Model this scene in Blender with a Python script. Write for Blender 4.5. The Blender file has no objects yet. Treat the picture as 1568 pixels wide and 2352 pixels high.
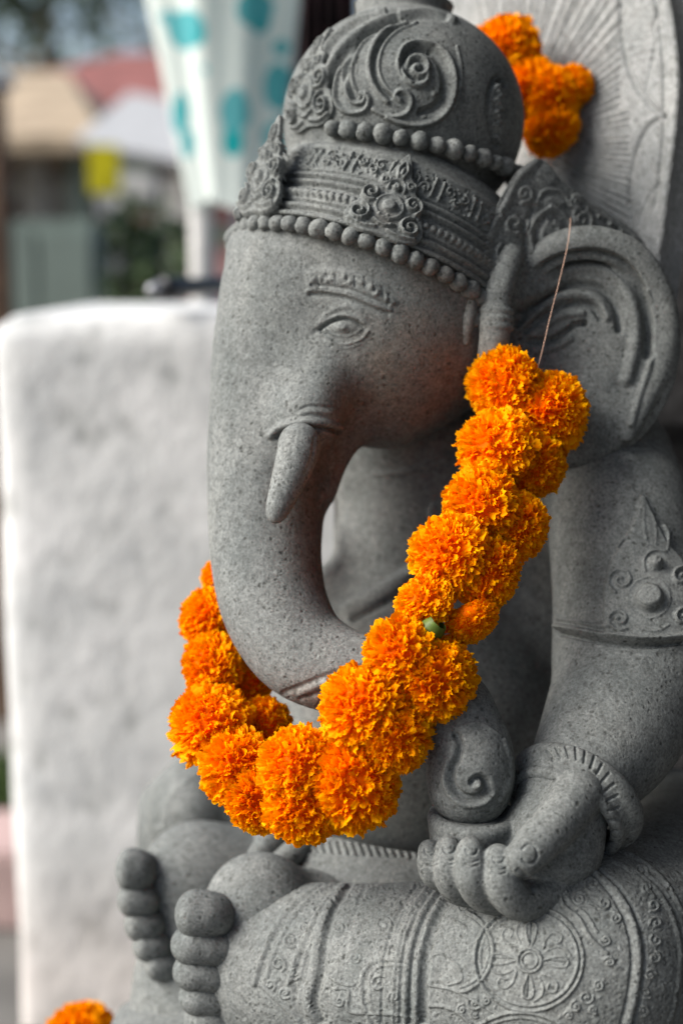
import bpy, math, random
import numpy as np
import openvdb
from mathutils import Matrix, Vector

sc = bpy.context.scene
rng = np.random.default_rng(7)
random.seed(7)

# ------------------------------------------------------------------ camera
PITCH = math.radians(10.0)
CAM = Vector((0.0, 0.0, 1.30))
cam_data = bpy.data.cameras.new("camera")
cam = bpy.data.objects.new("camera", cam_data)
sc.collection.objects.link(cam)
cam.location = CAM
cam.rotation_euler = (math.pi / 2 - PITCH, 0, 0)
cam_data.sensor_fit = 'VERTICAL'
cam_data.sensor_height = 36.0
cam_data.sensor_width = 24.0
cam_data.lens = 50.0
cam_data.clip_start = 0.02
cam_data.clip_end = 400.0
cam_data.dof.use_dof = True
cam_data.dof.focus_distance = 0.845
cam_data.dof.aperture_fstop = 2.8
sc.camera = cam

# ------------------------------------------------------------------ light
SUN_DIR = Vector((-0.78, -0.18, 0.60)).normalized()       # towards the light
world = bpy.data.worlds.new("World")
sc.world = world
world.use_nodes = True
wn = world.node_tree
bg = wn.nodes["Background"]
sky = wn.nodes.new("ShaderNodeTexSky")
sky.sky_type = 'NISHITA'
sky.sun_disc = False
sky.sun_elevation = math.asin(SUN_DIR.z)
sky.sun_rotation = math.atan2(SUN_DIR.x, SUN_DIR.y)
sky.air_density = 1.0
sky.dust_density = 4.0
sky.ozone_density = 1.0
wn.links.new(sky.outputs[0], bg.inputs[0])
bg.inputs[1].default_value = 0.085
sl = bpy.data.lights.new("sun", 'SUN')
sl.energy = 2.7
sl.angle = math.radians(42)
sl.color = (1.0, 0.985, 0.96)
so = bpy.data.objects.new("sun", sl)
so.rotation_euler = SUN_DIR.to_track_quat('Z', 'Y').to_euler()
so.location = (-2, 0, 3)
sc.collection.objects.link(so)
sc.view_settings.view_transform = 'Standard'
sc.view_settings.look = 'None'
sc.view_settings.exposure = 1.18
sc.view_settings.gamma = 1.0

# ------------------------------------------------------------------ frames of reference
# Shapes are placed by pixel on an image of 1568 x 2352 pixels (u to the right, v down) with a chosen depth d in metres;
# V3 turns an image pixel and depth into camera-space metres (x right, y up, z away) and W into the place's own coordinates.
K = 0.72 / 2352.0
CP, SP = math.cos(PITCH), math.sin(PITCH)

def V3(u, v, d):
    return np.array([(u - 784.0) * K * d, -(v - 1176.0) * K * d, d])

def to_world(a):
    a = np.asarray(a, dtype=np.float64).reshape(-1, 3)
    x, y, z = a[:, 0], a[:, 1], a[:, 2]
    return np.stack([x, z * CP + y * SP, CAM.z - z * SP + y * CP], 1)

def W(u, v, d):
    return Vector(to_world(V3(u, v, d))[0])

def dir_world(a):
    x, y, z = a
    return Vector((x, z * CP + y * SP, -z * SP + y * CP))

UPV = np.array([0.0, CP, -SP])           # the world's up in V3 space

def nrm(a):
    a = np.asarray(a, float)
    return a / np.linalg.norm(a)

def crom(pts, n=8, closed=False):
    """Catmull-Rom through rows of any width."""
    P = np.asarray(pts, float)
    m = len(P)
    if m < 3 and not closed:
        t = np.linspace(0, 1, n + 1)[:, None]
        return P[0] * (1 - t) + P[1] * t
    out = []
    segs = m if closed else m - 1
    for i in range(segs):
        if closed:
            p0, p1, p2, p3 = P[(i - 1) % m], P[i], P[(i + 1) % m], P[(i + 2) % m]
        else:
            p1, p2 = P[i], P[i + 1]
            p0 = P[i - 1] if i > 0 else 2 * p1 - p2
            p3 = P[i + 2] if i + 2 < m else 2 * p2 - p1
        for t in np.arange(n) / n:
            out.append(0.5 * ((2 * p1) + (-p0 + p2) * t + (2 * p0 - 5 * p1 + 4 * p2 - p3) * t * t
                              + (-p0 + 3 * p1 - 3 * p2 + p3) * t ** 3))
    out.append(P[0] if closed else P[-1])
    return np.array(out)

# ------------------------------------------------------------------ solid carving (distance grid)
class Solid:
    def __init__(s, lo, hi, h):
        s.h = h
        s.lo = np.minimum(lo, hi).astype(float)
        s.n = np.ceil((np.maximum(lo, hi) - s.lo) / h).astype(int) + 1
        s.g = np.full(s.n, 0.05, np.float32)

    def box(s, lo, hi):
        a = np.clip(np.floor((lo - s.lo) / s.h).astype(int), 0, s.n)
        b = np.clip(np.ceil((hi - s.lo) / s.h).astype(int) + 1, 0, s.n)
        if np.any(b <= a):
            return None
        sl_ = tuple(slice(int(i), int(j)) for i, j in zip(a, b))
        ax = [((np.arange(a[i], b[i])) * s.h + s.lo[i]).astype(np.float32) for i in range(3)]
        return sl_, ax[0][:, None, None], ax[1][None, :, None], ax[2][None, None, :]

    def add(s, fn, lo, hi, k=0.0, mode='add'):
        pad = 3 * k + 4 * s.h
        r = s.box(np.asarray(lo) - pad, np.asarray(hi) + pad)
        if r is None:
            return
        sl_, X, Y, Z = r
        d = fn(X, Y, Z).astype(np.float32)
        g = s.g[sl_]
        if mode == 'cut':
            d = -d
            if k > 0:
                hh = np.clip(0.5 - 0.5 * (d - g) / k, 0, 1)
                g2 = g * (1 - 0) + 0
                s.g[sl_] = d * (1 - hh) + g * hh + k * hh * (1 - hh)
            else:
                s.g[sl_] = np.maximum(g, d)
            return
        if k > 0:
            hh = np.clip(0.5 + 0.5 * (g - d) / k, 0, 1)
            s.g[sl_] = g * (1 - hh) + d * hh - k * hh * (1 - hh)
        else:
            s.g[sl_] = np.minimum(g, d)

    # --- shapes
    def ell(s, c, r, k=0.01, axes=None, mode='add', power=2.0):
        """c = (u,v,d); r = radii in metres along axes (rows)."""
        c = V3(*c)
        A = np.eye(3) if axes is None else np.array([nrm(a) for a in axes])
        r = np.asarray(r, float)
        R = r.max()

        def f(X, Y, Z):
            q = [(A[i, 0] * (X - c[0]) + A[i, 1] * (Y - c[1]) + A[i, 2] * (Z - c[2])) for i in range(3)]
            k0 = np.sqrt(sum((q[i] / r[i]) ** 2 for i in range(3)))
            k1 = np.sqrt(sum((q[i] / r[i] ** 2) ** 2 for i in range(3))) + 1e-6
            return k0 * (k0 - 1) / k1
        s.add(f, c - R, c + R, k, mode)

    def tube(s, pts, k=0.01, n=6, mode='add', flat=None):
        """pts = rows (u,v,d,r_pixels); swept round section. flat=(axis, factor) squeezes the section along an axis."""
        P = crom(pts, n) if len(pts) > 2 else np.asarray(pts, float)
        C = np.array([V3(*p[:3]) for p in P])
        R = np.array([p[3] * K * p[2] for p in P])
        if flat is not None:
            ax, fac = nrm(flat[0]), flat[1]
        lo = (C - R[:, None] * 1.2).min(0)
        hi = (C + R[:, None] * 1.2).max(0)

        def f(X, Y, Z):
            best = None
            for i in range(len(C) - 1):
                a, b = C[i], C[i + 1]
                ab = b - a
                L2 = float(ab @ ab) + 1e-12
                px, py, pz = X - a[0], Y - a[1], Z - a[2]
                t = np.clip((px * ab[0] + py * ab[1] + pz * ab[2]) / L2, 0, 1)
                dx, dy, dz = px - ab[0] * t, py - ab[1] * t, pz - ab[2] * t
                if flat is not None:
                    m = (dx * ax[0] + dy * ax[1] + dz * ax[2]) * (1 / fac - 1)
                    dx, dy, dz = dx + m * ax[0], dy + m * ax[1], dz + m * ax[2]
                dd = np.sqrt(dx * dx + dy * dy + dz * dz) - (R[i] * (1 - t) + R[i + 1] * t)
                best = dd if best is None else np.minimum(best, dd)
            return best
        s.add(f, lo, hi, k, mode)

    def disc(s, c, axis, r0, r1, hgt, k=0.002, mode='add', rnd=0.002):
        """a turned frustum; c = (u,v,d) its middle, r0/r1 lower/upper radius, hgt height along axis (metres)."""
        c = V3(*c)
        a = nrm(axis)
        R = max(r0, r1) + hgt

        def f(X, Y, Z):
            px, py, pz = X - c[0], Y - c[1], Z - c[2]
            y = px * a[0] + py * a[1] + pz * a[2]
            rr = np.sqrt(np.maximum((px - y * a[0]) ** 2 + (py - y * a[1]) ** 2 + (pz - y * a[2]) ** 2, 0))
            t = np.clip(y / hgt + 0.5, 0, 1)
            q1 = rr - (r0 + (r1 - r0) * t) + rnd
            q2 = np.abs(y) - hgt / 2 + rnd
            return np.minimum(np.maximum(q1, q2), 0) + np.sqrt(np.maximum(q1, 0) ** 2 + np.maximum(q2, 0) ** 2) - rnd
        s.add(f, c - R, c + R, k, mode)

    def ring(s, c, axis, R, r, k=0.002, mode='add', sq=1.0):
        """a torus; sq squeezes it along the axis"""
        c = V3(*c)
        a = nrm(axis)

        def f(X, Y, Z):
            px, py, pz = X - c[0], Y - c[1], Z - c[2]
            y = px * a[0] + py * a[1] + pz * a[2]
            rr = np.sqrt(np.maximum((px - y * a[0]) ** 2 + (py - y * a[1]) ** 2 + (pz - y * a[2]) ** 2, 0))
            return np.sqrt((rr - R) ** 2 + (y / sq) ** 2) - r
        s.add(f, c - R - r, c + R + r, k, mode)

    def mesh(s):
        g = s.g
        b = 3 * s.h
        g = np.clip(g, -b, b)
        g[0], g[-1], g[:, 0], g[:, -1], g[:, :, 0], g[:, :, -1] = b, b, b, b, b, b
        vg = openvdb.FloatGrid(b)
        vg.copyFromArray(np.ascontiguousarray(g), tolerance=1e-6)
        P, Q = vg.convertToQuads(0.0)
        P = np.asarray(P, float) * s.h + s.lo
        return P, np.asarray(Q, np.int64)

# ------------------------------------------------------------------ carved relief
class Relief:
    """a height sheet in drawing units; heights in metres"""
    def __init__(s, u0, v0, u1, v1, res=1.0):
        s.u0, s.v0, s.res = u0, v0, res
        s.H = np.zeros((int((v1 - v0) * res) + 1, int((u1 - u0) * res) + 1), np.float32)

    def _win(s, u0, v0, u1, v1):
        a, b = int(max(0, (u0 - s.u0) * s.res)), int(max(0, (v0 - s.v0) * s.res))
        c, d = int(min(s.H.shape[1], (u1 - s.u0) * s.res + 1)), int(min(s.H.shape[0], (v1 - s.v0) * s.res + 1))
        if c <= a or d <= b:
            return None
        U = (np.arange(a, c) / s.res + s.u0)[None, :]
        Vv = (np.arange(b, d) / s.res + s.v0)[:, None]
        return (slice(b, d), slice(a, c)), U, Vv

    def line(s, pts, w, h, smooth=6, closed=False, mode='max', taper=False):
        """ridge (h > 0) or groove (h < 0) of half-width w along a curve"""
        P = crom(pts, smooth, closed) if smooth > 1 and len(pts) > 2 else np.asarray(pts, float)
        n = len(P) - 1
        acc = None
        wn_ = s._win(P[:, 0].min() - 2 * w, P[:, 1].min() - 2 * w, P[:, 0].max() + 2 * w, P[:, 1].max() + 2 * w)
        if wn_ is None:
            return
        sl_, _, _ = wn_
        F = np.zeros_like(s.H[sl_])
        for i in range(n):
            a, b = P[i], P[i + 1]
            r = s._win(min(a[0], b[0]) - 2 * w, min(a[1], b[1]) - 2 * w, max(a[0], b[0]) + 2 * w, max(a[1], b[1]) + 2 * w)
            if r is None:
                continue
            sb, U, Vv = r
            ab = b - a
            L2 = ab @ ab + 1e-9
            t = np.clip(((U - a[0]) * ab[0] + (Vv - a[1]) * ab[1]) / L2, 0, 1)
            dd = np.sqrt((U - a[0] - t * ab[0]) ** 2 + (Vv - a[1] - t * ab[1]) ** 2)
            ww = w
            if taper:
                q = (i + 0.5) / n
                ww = w * (0.35 + 0.65 * math.sin(math.pi * min(1, max(0, q))))
            f = np.clip(1 - (dd / (1.6 * ww)) ** 2, 0, 1) ** 2
            loc = (slice(sb[0].start - sl_[0].start, sb[0].stop - sl_[0].start),
                   slice(sb[1].start - sl_[1].start, sb[1].stop - sl_[1].start))
            sub = F[loc]
            F[loc] = np.maximum(sub, f[:sub.shape[0], :sub.shape[1]])
        if mode == 'max' and h > 0:
            cur = s.H[sl_]
            s.H[sl_] = np.where(cur < 0, cur + F * h, np.maximum(cur, F * h))
        else:
            s.H[sl_] += F * h

    def blob(s, u, v, ru, rv, h, rot=0.0, mode='add', p=1.0, edge=0.25):
        """a raised pad or dimple; edge = share of the radius that slopes"""
        R = max(ru, rv) * 1.1
        r = s._win(u - R, v - R, u + R, v + R)
        if r is None:
            return
        sl_, U, Vv = r
        c, q = math.cos(rot), math.sin(rot)
        a = ((U - u) * c + (Vv - v) * q) / ru
        b = (-(U - u) * q + (Vv - v) * c) / rv
        d = np.sqrt(a * a + b * b)
        if edge <= 0:
            f = np.sqrt(np.clip(1 - d * d, 0, 1))
        else:
            t = np.clip((1 - d) / edge, 0, 1)
            f = t * t * (3 - 2 * t)
        if mode == 'max':
            cur = s.H[sl_]
            s.H[sl_] = np.where(cur < 0, cur + f * h, np.maximum(cur, f * h))
        else:
            s.H[sl_] += f * h

    def poly(s, pts, h, edge=4.0, smooth=6, mode='add'):
        """a raised pad with a drawn outline"""
        P = crom(pts, smooth, True)[:-1] if smooth > 1 else np.asarray(pts, float)
        r = s._win(P[:, 0].min() - edge, P[:, 1].min() - edge, P[:, 0].max() + edge, P[:, 1].max() + edge)
        if r is None:
            return
        sl_, U, Vv = r
        inside = np.zeros(s.H[sl_].shape, bool)
        dist = np.full(s.H[sl_].shape, 1e9, np.float32)
        m = len(P)
        for i in range(m):
            a, b = P[i], P[(i + 1) % m]
            if a[1] != b[1]:
                cond = (a[1] > Vv) != (b[1] > Vv)
                xi = (b[0] - a[0]) * (Vv - a[1]) / (b[1] - a[1]) + a[0]
                inside ^= cond & (U < xi)
            ab = b - a
            t = np.clip(((U - a[0]) * ab[0] + (Vv - a[1]) * ab[1]) / (ab @ ab + 1e-9), 0, 1)
            dist = np.minimum(dist, np.hypot(U - a[0] - t * ab[0], Vv - a[1] - t * ab[1]))
        sd = np.where(inside, dist, -dist)
        t = np.clip((sd + edge / 2) / edge, 0, 1)
        f = t * t * (3 - 2 * t)
        if mode == 'max':
            cur = s.H[sl_]
            s.H[sl_] = np.where(cur < 0, cur + f * h, np.maximum(cur, f * h))
        else:
            s.H[sl_] += f * h

    def spiral(s, u, v, r, w, h, turns=1.6, start=0.0, cw=1, r0=0.12, mode='max'):
        n = int(14 * turns)
        t = np.linspace(0, 1, n)
        a = start + cw * t[::-1] * turns * 2 * math.pi
        rr = r * (r0 + (1 - r0) * t ** 0.9)
        s.line(np.stack([u + rr * np.cos(a), v + rr * np.sin(a)], 1), w, h, smooth=1, mode=mode)

    def __call__(s, u, v):
        x, y = (u - s.u0) * s.res, (v - s.v0) * s.res
        hh, ww = s.H.shape
        ok = (x >= 0) & (y >= 0) & (x < ww - 1.01) & (y < hh - 1.01)
        x, y = np.where(ok, x, 0), np.where(ok, y, 0)
        i, j = x.astype(int), y.astype(int)
        fx, fy = x - i, y - j
        H = s.H
        r = (H[j, i] * (1 - fx) + H[j, i + 1] * fx) * (1 - fy) + (H[j + 1, i] * (1 - fx) + H[j + 1, i + 1] * fx) * fy
        return np.where(ok, r, 0)

def normals(P, Q):
    a = P[Q[:, 2]] - P[Q[:, 0]]
    b = P[Q[:, 3]] - P[Q[:, 1]]
    fn = np.cross(a, b)
    N = np.zeros_like(P)
    for i in range(4):
        for c in range(3):
            N[:, c] += np.bincount(Q[:, i], fn[:, c], len(P))
    L = np.linalg.norm(N, axis=1)[:, None]
    return N / np.maximum(L, 1e-12)

def refine(P, Q, sel):
    """split the selected quads in four; neighbours keep straight edges"""
    S = Q[sel]
    n0 = len(P)
    E = np.concatenate([S[:, [0, 1]], S[:, [1, 2]], S[:, [2, 3]], S[:, [3, 0]]])
    E.sort(axis=1)
    key = E[:, 0] * n0 + E[:, 1]
    uq, inv = np.unique(key, return_inverse=True)
    mid = (P[uq // n0] + P[uq % n0]) / 2
    m = len(S)
    e = inv.reshape(4, m) + n0
    fc = np.arange(m) + n0 + len(uq)
    cen = P[S].mean(1)
    P2 = np.concatenate([P, mid, cen])
    quads = [np.stack([S[:, 0], e[0], fc, e[3]], 1), np.stack([e[0], S[:, 1], e[1], fc], 1),
             np.stack([fc, e[1], S[:, 2], e[2]], 1), np.stack([e[3], fc, e[2], S[:, 3]], 1)]
    Q2 = np.concatenate([Q[~sel]] + quads)
    return P2, Q2

def laplace(P, Q, it=2, lam=0.5, sel=None):
    E = np.concatenate([Q[:, [0, 1]], Q[:, [1, 2]], Q[:, [2, 3]], Q[:, [3, 0]]])
    a, b = E[:, 0], E[:, 1]
    n = len(P)
    cnt = np.bincount(a, minlength=n) + np.bincount(b, minlength=n)
    for _ in range(it):
        S = np.stack([np.bincount(a, P[b, c], n) + np.bincount(b, P[a, c], n) for c in range(3)], 1)
        M = S / np.maximum(cnt, 1)[:, None]
        new = P + lam * (M - P)
        P = new if sel is None else np.where(sel[:, None], new, P)
    return P

def image_uv(P):  # camera-space points back to image pixels
    return P[:, 0] / (K * P[:, 2]) + 784.0, -P[:, 1] / (K * P[:, 2]) + 1176.0

def carve(P, Q, rel, level=1, keep=0.0, lim=0.15):
    """project the relief, laid out in image pixels, onto the camera side of a solid and push its surface in and out along its normal"""
    P = laplace(P, Q, 2, 0.5)
    for lv in range(level):
        u, v = image_uv(P)
        N = normals(P, Q)
        eps = 5.0
        h = sum(np.abs(rel(u + du, v + dv)) for du, dv in ((0, 0), (eps, 0), (-eps, 0), (0, eps), (0, -eps)))
        face = (N * P).sum(1) < 0.02
        on = (h > 1e-5) & face
        sel = on[Q].any(1)
        if not sel.any():
            break
        n0 = len(P)
        P, Q = refine(P, Q, sel)
        mask = np.zeros(len(P), bool)
        mask[n0:] = True
        P = laplace(P, Q, 1, 0.5, mask)
    u, v = image_uv(P)
    N = normals(P, Q)
    # only the side that faces the camera, and only its nearest layer
    ui, vi = np.clip(((u + 300) / 6).astype(int), 0, 400), np.clip(((v + 300) / 6).astype(int), 0, 600)
    zb = np.full((401, 601), 9.0)
    np.minimum.at(zb, (ui, vi), P[:, 2])
    zz = zb.copy()
    for du in (-1, 0, 1):
        for dv in (-1, 0, 1):
            zz = np.minimum(zz, np.roll(np.roll(zb, du, 0), dv, 1) + 0.004)
    vis = np.clip(1 - (P[:, 2] - zz[ui, vi] - 0.010) / 0.006, 0, 1)
    fc = -(N * P).sum(1) / np.linalg.norm(P, axis=1)
    fade = np.clip((fc - lim * 0.3) / lim, 0, 1) * vis
    P = P + N * (rel(u, v) * fade)[:, None]
    return P, Q

# ------------------------------------------------------------------ objects
def link(o):
    sc.collection.objects.link(o)
    return o

def root(name, label, cat, loc, group=None):
    o = bpy.data.objects.new(name, None)
    o.empty_display_size = 0.05
    o.location = loc
    o['label'] = label
    o['category'] = cat
    if group:
        o['group'] = group
    return link(o)

def tag(o, label=None, cat=None, group=None, kind=None):
    for k_, v_ in (('label', label), ('category', cat), ('group', group), ('kind', kind)):
        if v_:
            o[k_] = v_
    return o

def mesh_data(name, verts, faces, mats, smooth=True):
    """verts in world coordinates relative to the parent"""
    me = bpy.data.meshes.new(name)
    V = np.asarray(verts, np.float32)
    F = np.asarray(faces, np.int32) if not isinstance(faces, list) else None
    if F is not None and F.ndim == 2:
        n, c = F.shape
        me.vertices.add(len(V))
        me.vertices.foreach_set('co', V.ravel())
        me.loops.add(n * c)
        me.loops.foreach_set('vertex_index', F.ravel())
        me.polygons.add(n)
        me.polygons.foreach_set('loop_start', np.arange(n, dtype=np.int32) * c)
        me.polygons.foreach_set('loop_total', np.full(n, c, np.int32))
    else:
        me.from_pydata([tuple(map(float, p)) for p in V], [], [tuple(int(i) for i in f) for f in faces])
    me.update(calc_edges=True)
    me.validate()
    if smooth:
        me.polygons.foreach_set('use_smooth', np.ones(len(me.polygons), bool))
    for m in (mats if isinstance(mats, (list, tuple)) else [mats]):
        me.materials.append(m)
    return me

def part(name, verts, faces, mat, parent=None, smooth=True, space='v3', weighted=False):
    """space v3: verts are camera-space metres"""
    V = to_world(verts) if space == 'v3' else np.asarray(verts, float)
    if parent is not None:
        off = np.array(parent_loc(parent))
        V = V - off
        o = bpy.data.objects.new(name, mesh_data(name, V, faces, mat, smooth))
        o.parent = parent
    else:
        c = np.array([V[:, 0].mean(), V[:, 1].mean(), V[:, 2].min()])
        o = bpy.data.objects.new(name, mesh_data(name, V - c, faces, mat, smooth))
        o.location = c
    return link(o)

def parent_loc(p):
    l = Vector((0, 0, 0))
    while p is not None:
        l = l + p.location
        p = p.parent
    return l

def tube_mesh(C, R, seg=8, caps=True, flat=None):
    """swept tube through points C (V3 or world), radii R -> verts, quads"""
    C = np.asarray(C, float)
    n = len(C)
    R = np.full(n, R) if np.isscalar(R) else np.asarray(R, float)
    T = np.gradient(C, axis=0)
    T /= np.linalg.norm(T, axis=1)[:, None] + 1e-12
    up = np.array([0.3, 0.2, 0.93])
    A = np.cross(T[0], up)
    A /= np.linalg.norm(A)
    V = []
    for i in range(n):
        A = A - T[i] * (A @ T[i])
        A /= np.linalg.norm(A) + 1e-12
        B = np.cross(T[i], A)
        th = np.arange(seg) * 2 * math.pi / seg
        V.append(C[i] + R[i] * (np.cos(th)[:, None] * A + np.sin(th)[:, None] * B))
    V = np.concatenate(V)
    F = []
    for i in range(n - 1):
        for j in range(seg):
            F.append((i * seg + j, i * seg + (j + 1) % seg, (i + 1) * seg + (j + 1) % seg, (i + 1) * seg + j))
    if caps:
        V = np.concatenate([V, C[:1], C[-1:]])
        for j in range(seg):
            F.append((len(V) - 2, (j + 1) % seg, j, j))
            F.append((len(V) - 1, (n - 1) * seg + j, (n - 1) * seg + (j + 1) % seg, (n - 1) * seg + (j + 1) % seg))
        F = [f if len(set(f)) == 4 else tuple(dict.fromkeys(f)) for f in F]
    return V, F

# ------------------------------------------------------------------ materials
def new_mat(name):
    m = bpy.data.materials.new(name)
    m.use_nodes = True
    nt = m.node_tree
    return m, nt, nt.nodes["Principled BSDF"]

def nd(nt, typ, **kw):
    n = nt.nodes.new(typ)
    for k_, v_ in kw.items():
        if k_.startswith('i_'):
            n.inputs[k_[2:].replace('_', ' ')].default_value = v_
        else:
            setattr(n, k_, v_)
    return n

def ramp(nt, src, stops, interp='LINEAR'):
    r = nt.nodes.new('ShaderNodeValToRGB')
    r.color_ramp.interpolation = interp
    el = r.color_ramp.elements
    while len(el) < len(stops):
        el.new(0.5)
    for e, (p, c) in zip(el, stops):
        e.position = p
        e.color = c if len(c) == 4 else (*c, 1)
    nt.links.new(src, r.inputs[0])
    return r.outputs[0]

def mix(nt, fac, a, b, typ='MIX'):
    m = nt.nodes.new('ShaderNodeMix')
    m.data_type = 'RGBA'
    m.blend_type = typ
    for sock, v_ in ((0, fac), (6, a), (7, b)):
        if hasattr(v_, 'is_linked') or hasattr(v_, 'links'):
            nt.links.new(v_, m.inputs[sock])
        else:
            m.inputs[sock].default_value = v_ if not isinstance(v_, tuple) or len(v_) == 4 else (*v_, 1)
    return m.outputs[2]

def stone_material(name="carved_grey_stone", tint=None):
    m, nt, b = new_mat(name)
    L = nt.links
    geo = nd(nt, 'ShaderNodeNewGeometry')
    P = geo.outputs['Position']
    wob = nd(nt, 'ShaderNodeTexNoise', i_Scale=260.0, i_Detail=2.0)
    L.new(P, wob.inputs['Vector'])
    wv = nd(nt, 'ShaderNodeVectorMath', operation='MULTIPLY_ADD')
    L.new(wob.outputs['Color'], wv.inputs[0])
    wv.inputs[1].default_value = (0.0035, 0.0035, 0.0035)
    L.new(P, wv.inputs[2])
    PW = wv.outputs[0]
    big = nd(nt, 'ShaderNodeTexNoise', i_Scale=14.0, i_Detail=4.0, i_Roughness=0.6)
    L.new(P, big.inputs['Vector'])
    grain = nd(nt, 'ShaderNodeTexNoise', i_Scale=520.0, i_Detail=3.0, i_Roughness=0.7)
    L.new(P, grain.inputs['Vector'])
    mid = nd(nt, 'ShaderNodeTexNoise', i_Scale=170.0, i_Detail=3.0, i_Roughness=0.6)
    L.new(P, mid.inputs['Vector'])

    def specks(scale, lo_, d0, d1):
        v = nd(nt, 'ShaderNodeTexVoronoi', i_Scale=scale, i_Randomness=1.0)
        L.new(PW, v.inputs['Vector'])
        sep = nd(nt, 'ShaderNodeSeparateColor')
        L.new(v.outputs['Color'], sep.inputs[0])
        ch = ramp(nt, sep.outputs[0], [(lo_, (0, 0, 0)), (1.0, (1, 1, 1))])
        core = ramp(nt, v.outputs['Distance'], [(d0, (1, 1, 1)), (d1, (0, 0, 0))])
        mu = nd(nt, 'ShaderNodeMath', operation='MULTIPLY')
        L.new(ch, mu.inputs[0]); L.new(core, mu.inputs[1])
        return mu.outputs[0]
    s1 = specks(310.0, 0.64, 0.12, 0.50)
    s2 = specks(560.0, 0.45, 0.15, 0.55)
    base = ramp(nt, big.outputs[0], [(0.3, (0.117, 0.128, 0.126)), (0.7, (0.174, 0.183, 0.178))])
    g1 = ramp(nt, grain.outputs[0], [(0.28, (0.62, 0.62, 0.62)), (0.5, (1, 1, 1)), (0.74, (1.5, 1.51, 1.51))])
    c = mix(nt, 1.0, base, g1, 'MULTIPLY')
    g2 = ramp(nt, mid.outputs[0], [(0.3, (0.80, 0.80, 0.80)), (0.7, (1.18, 1.18, 1.18))])
    c = mix(nt, 1.0, c, g2, 'MULTIPLY')
    # rain streaks and pale patches
    mp = nd(nt, 'ShaderNodeMapping')
    mp.inputs['Scale'].default_value = (34.0, 34.0, 7.0)
    L.new(P, mp.inputs['Vector'])
    stk = nd(nt, 'ShaderNodeTexNoise', i_Scale=1.0, i_Detail=4.0, i_Roughness=0.6)
    L.new(mp.outputs[0], stk.inputs['Vector'])
    g3 = ramp(nt, stk.outputs[0], [(0.30, (0.80, 0.82, 0.82)), (0.5, (1, 1, 1)), (0.70, (1.16, 1.15, 1.13))])
    c = mix(nt, 1.0, c, g3, 'MULTIPLY')
    c = mix(nt, s2, c, (0.065, 0.068, 0.064, 1))
    c = mix(nt, s1, c, (0.045, 0.048, 0.044, 1))
    # brown patches: on the cheek and the inner trunk, under the pearls, below the trunk's folds
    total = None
    for (p, r, k_) in BROWN_PATCHES:
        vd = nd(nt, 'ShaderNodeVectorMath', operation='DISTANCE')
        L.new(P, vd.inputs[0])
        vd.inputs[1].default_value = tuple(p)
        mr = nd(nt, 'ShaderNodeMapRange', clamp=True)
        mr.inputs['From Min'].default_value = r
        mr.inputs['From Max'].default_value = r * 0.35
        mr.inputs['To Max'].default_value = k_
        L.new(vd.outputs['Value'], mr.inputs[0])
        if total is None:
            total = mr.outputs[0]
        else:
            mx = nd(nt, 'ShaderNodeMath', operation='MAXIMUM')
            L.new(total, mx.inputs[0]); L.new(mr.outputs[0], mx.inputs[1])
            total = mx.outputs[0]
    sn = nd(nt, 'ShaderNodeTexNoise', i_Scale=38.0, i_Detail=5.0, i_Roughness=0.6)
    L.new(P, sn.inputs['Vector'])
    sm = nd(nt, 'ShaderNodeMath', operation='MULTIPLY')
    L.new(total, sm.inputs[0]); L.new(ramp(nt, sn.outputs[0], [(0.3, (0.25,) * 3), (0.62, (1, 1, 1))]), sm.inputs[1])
    stained = mix(nt, 1.0, c, (1.08, 0.80, 0.66, 1), 'MULTIPLY')  # browner copy of the stone colour, shown inside the patches
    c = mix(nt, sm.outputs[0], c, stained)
    if tint:
        c = mix(nt, 1.0, c, tint, 'MULTIPLY')
    L.new(c, b.inputs['Base Color'])
    b.inputs['Roughness'].default_value = 0.85
    b.inputs['Specular IOR Level'].default_value = 0.25
    bsum = nd(nt, 'ShaderNodeMath', operation='SUBTRACT')
    L.new(grain.outputs[0], bsum.inputs[0])
    L.new(s1, bsum.inputs[1])
    bump = nd(nt, 'ShaderNodeBump', i_Strength=0.6, i_Distance=0.0008)
    L.new(bsum.outputs[0], bump.inputs['Height'])
    L.new(bump.outputs[0], b.inputs['Normal'])
    return m

BROWN_PATCHES = [(W(960, 880, .91), 0.062, 0.95), (W(840, 960, .91), 0.042, 1.0), (W(720, 1150, .90), 0.034, 1.0), (W(760, 1040, .92), 0.034, 1.0),
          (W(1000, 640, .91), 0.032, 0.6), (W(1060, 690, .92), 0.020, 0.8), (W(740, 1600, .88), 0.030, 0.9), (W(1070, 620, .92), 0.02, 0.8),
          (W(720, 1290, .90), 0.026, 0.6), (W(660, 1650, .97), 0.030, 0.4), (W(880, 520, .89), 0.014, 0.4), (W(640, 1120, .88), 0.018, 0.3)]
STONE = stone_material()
PALE_STONE = stone_material('pale_stone', (1.65, 1.6, 1.62, 1))  # the statue's stone with its base colour raised, for the halo slab

# ================================================================== THE STATUE
FRONT = nrm((-0.82, 0.0, -0.57))          # the way the statue looks
SIDE = nrm((0.57, 0.0, -0.82))            # its own left hand
def mpx(r, d):
    return r * K * d

base_pt = W(960, 2480, 1.02)
statue = root('elephant_headed_statue', 'seated grey stone elephant-headed figure with carved crown and curled trunk, wearing the marigold garland',
              'statue', base_pt)

# ---- head, trunk, torso and arm: one continuous body
lo = V3(200, 2480, 1.0); hi = V3(1800, 300, 1.0)
B = Solid(np.array([-0.135, -0.36, 0.775]), np.array([0.30, 0.30, 1.17]), 0.0016)
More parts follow.
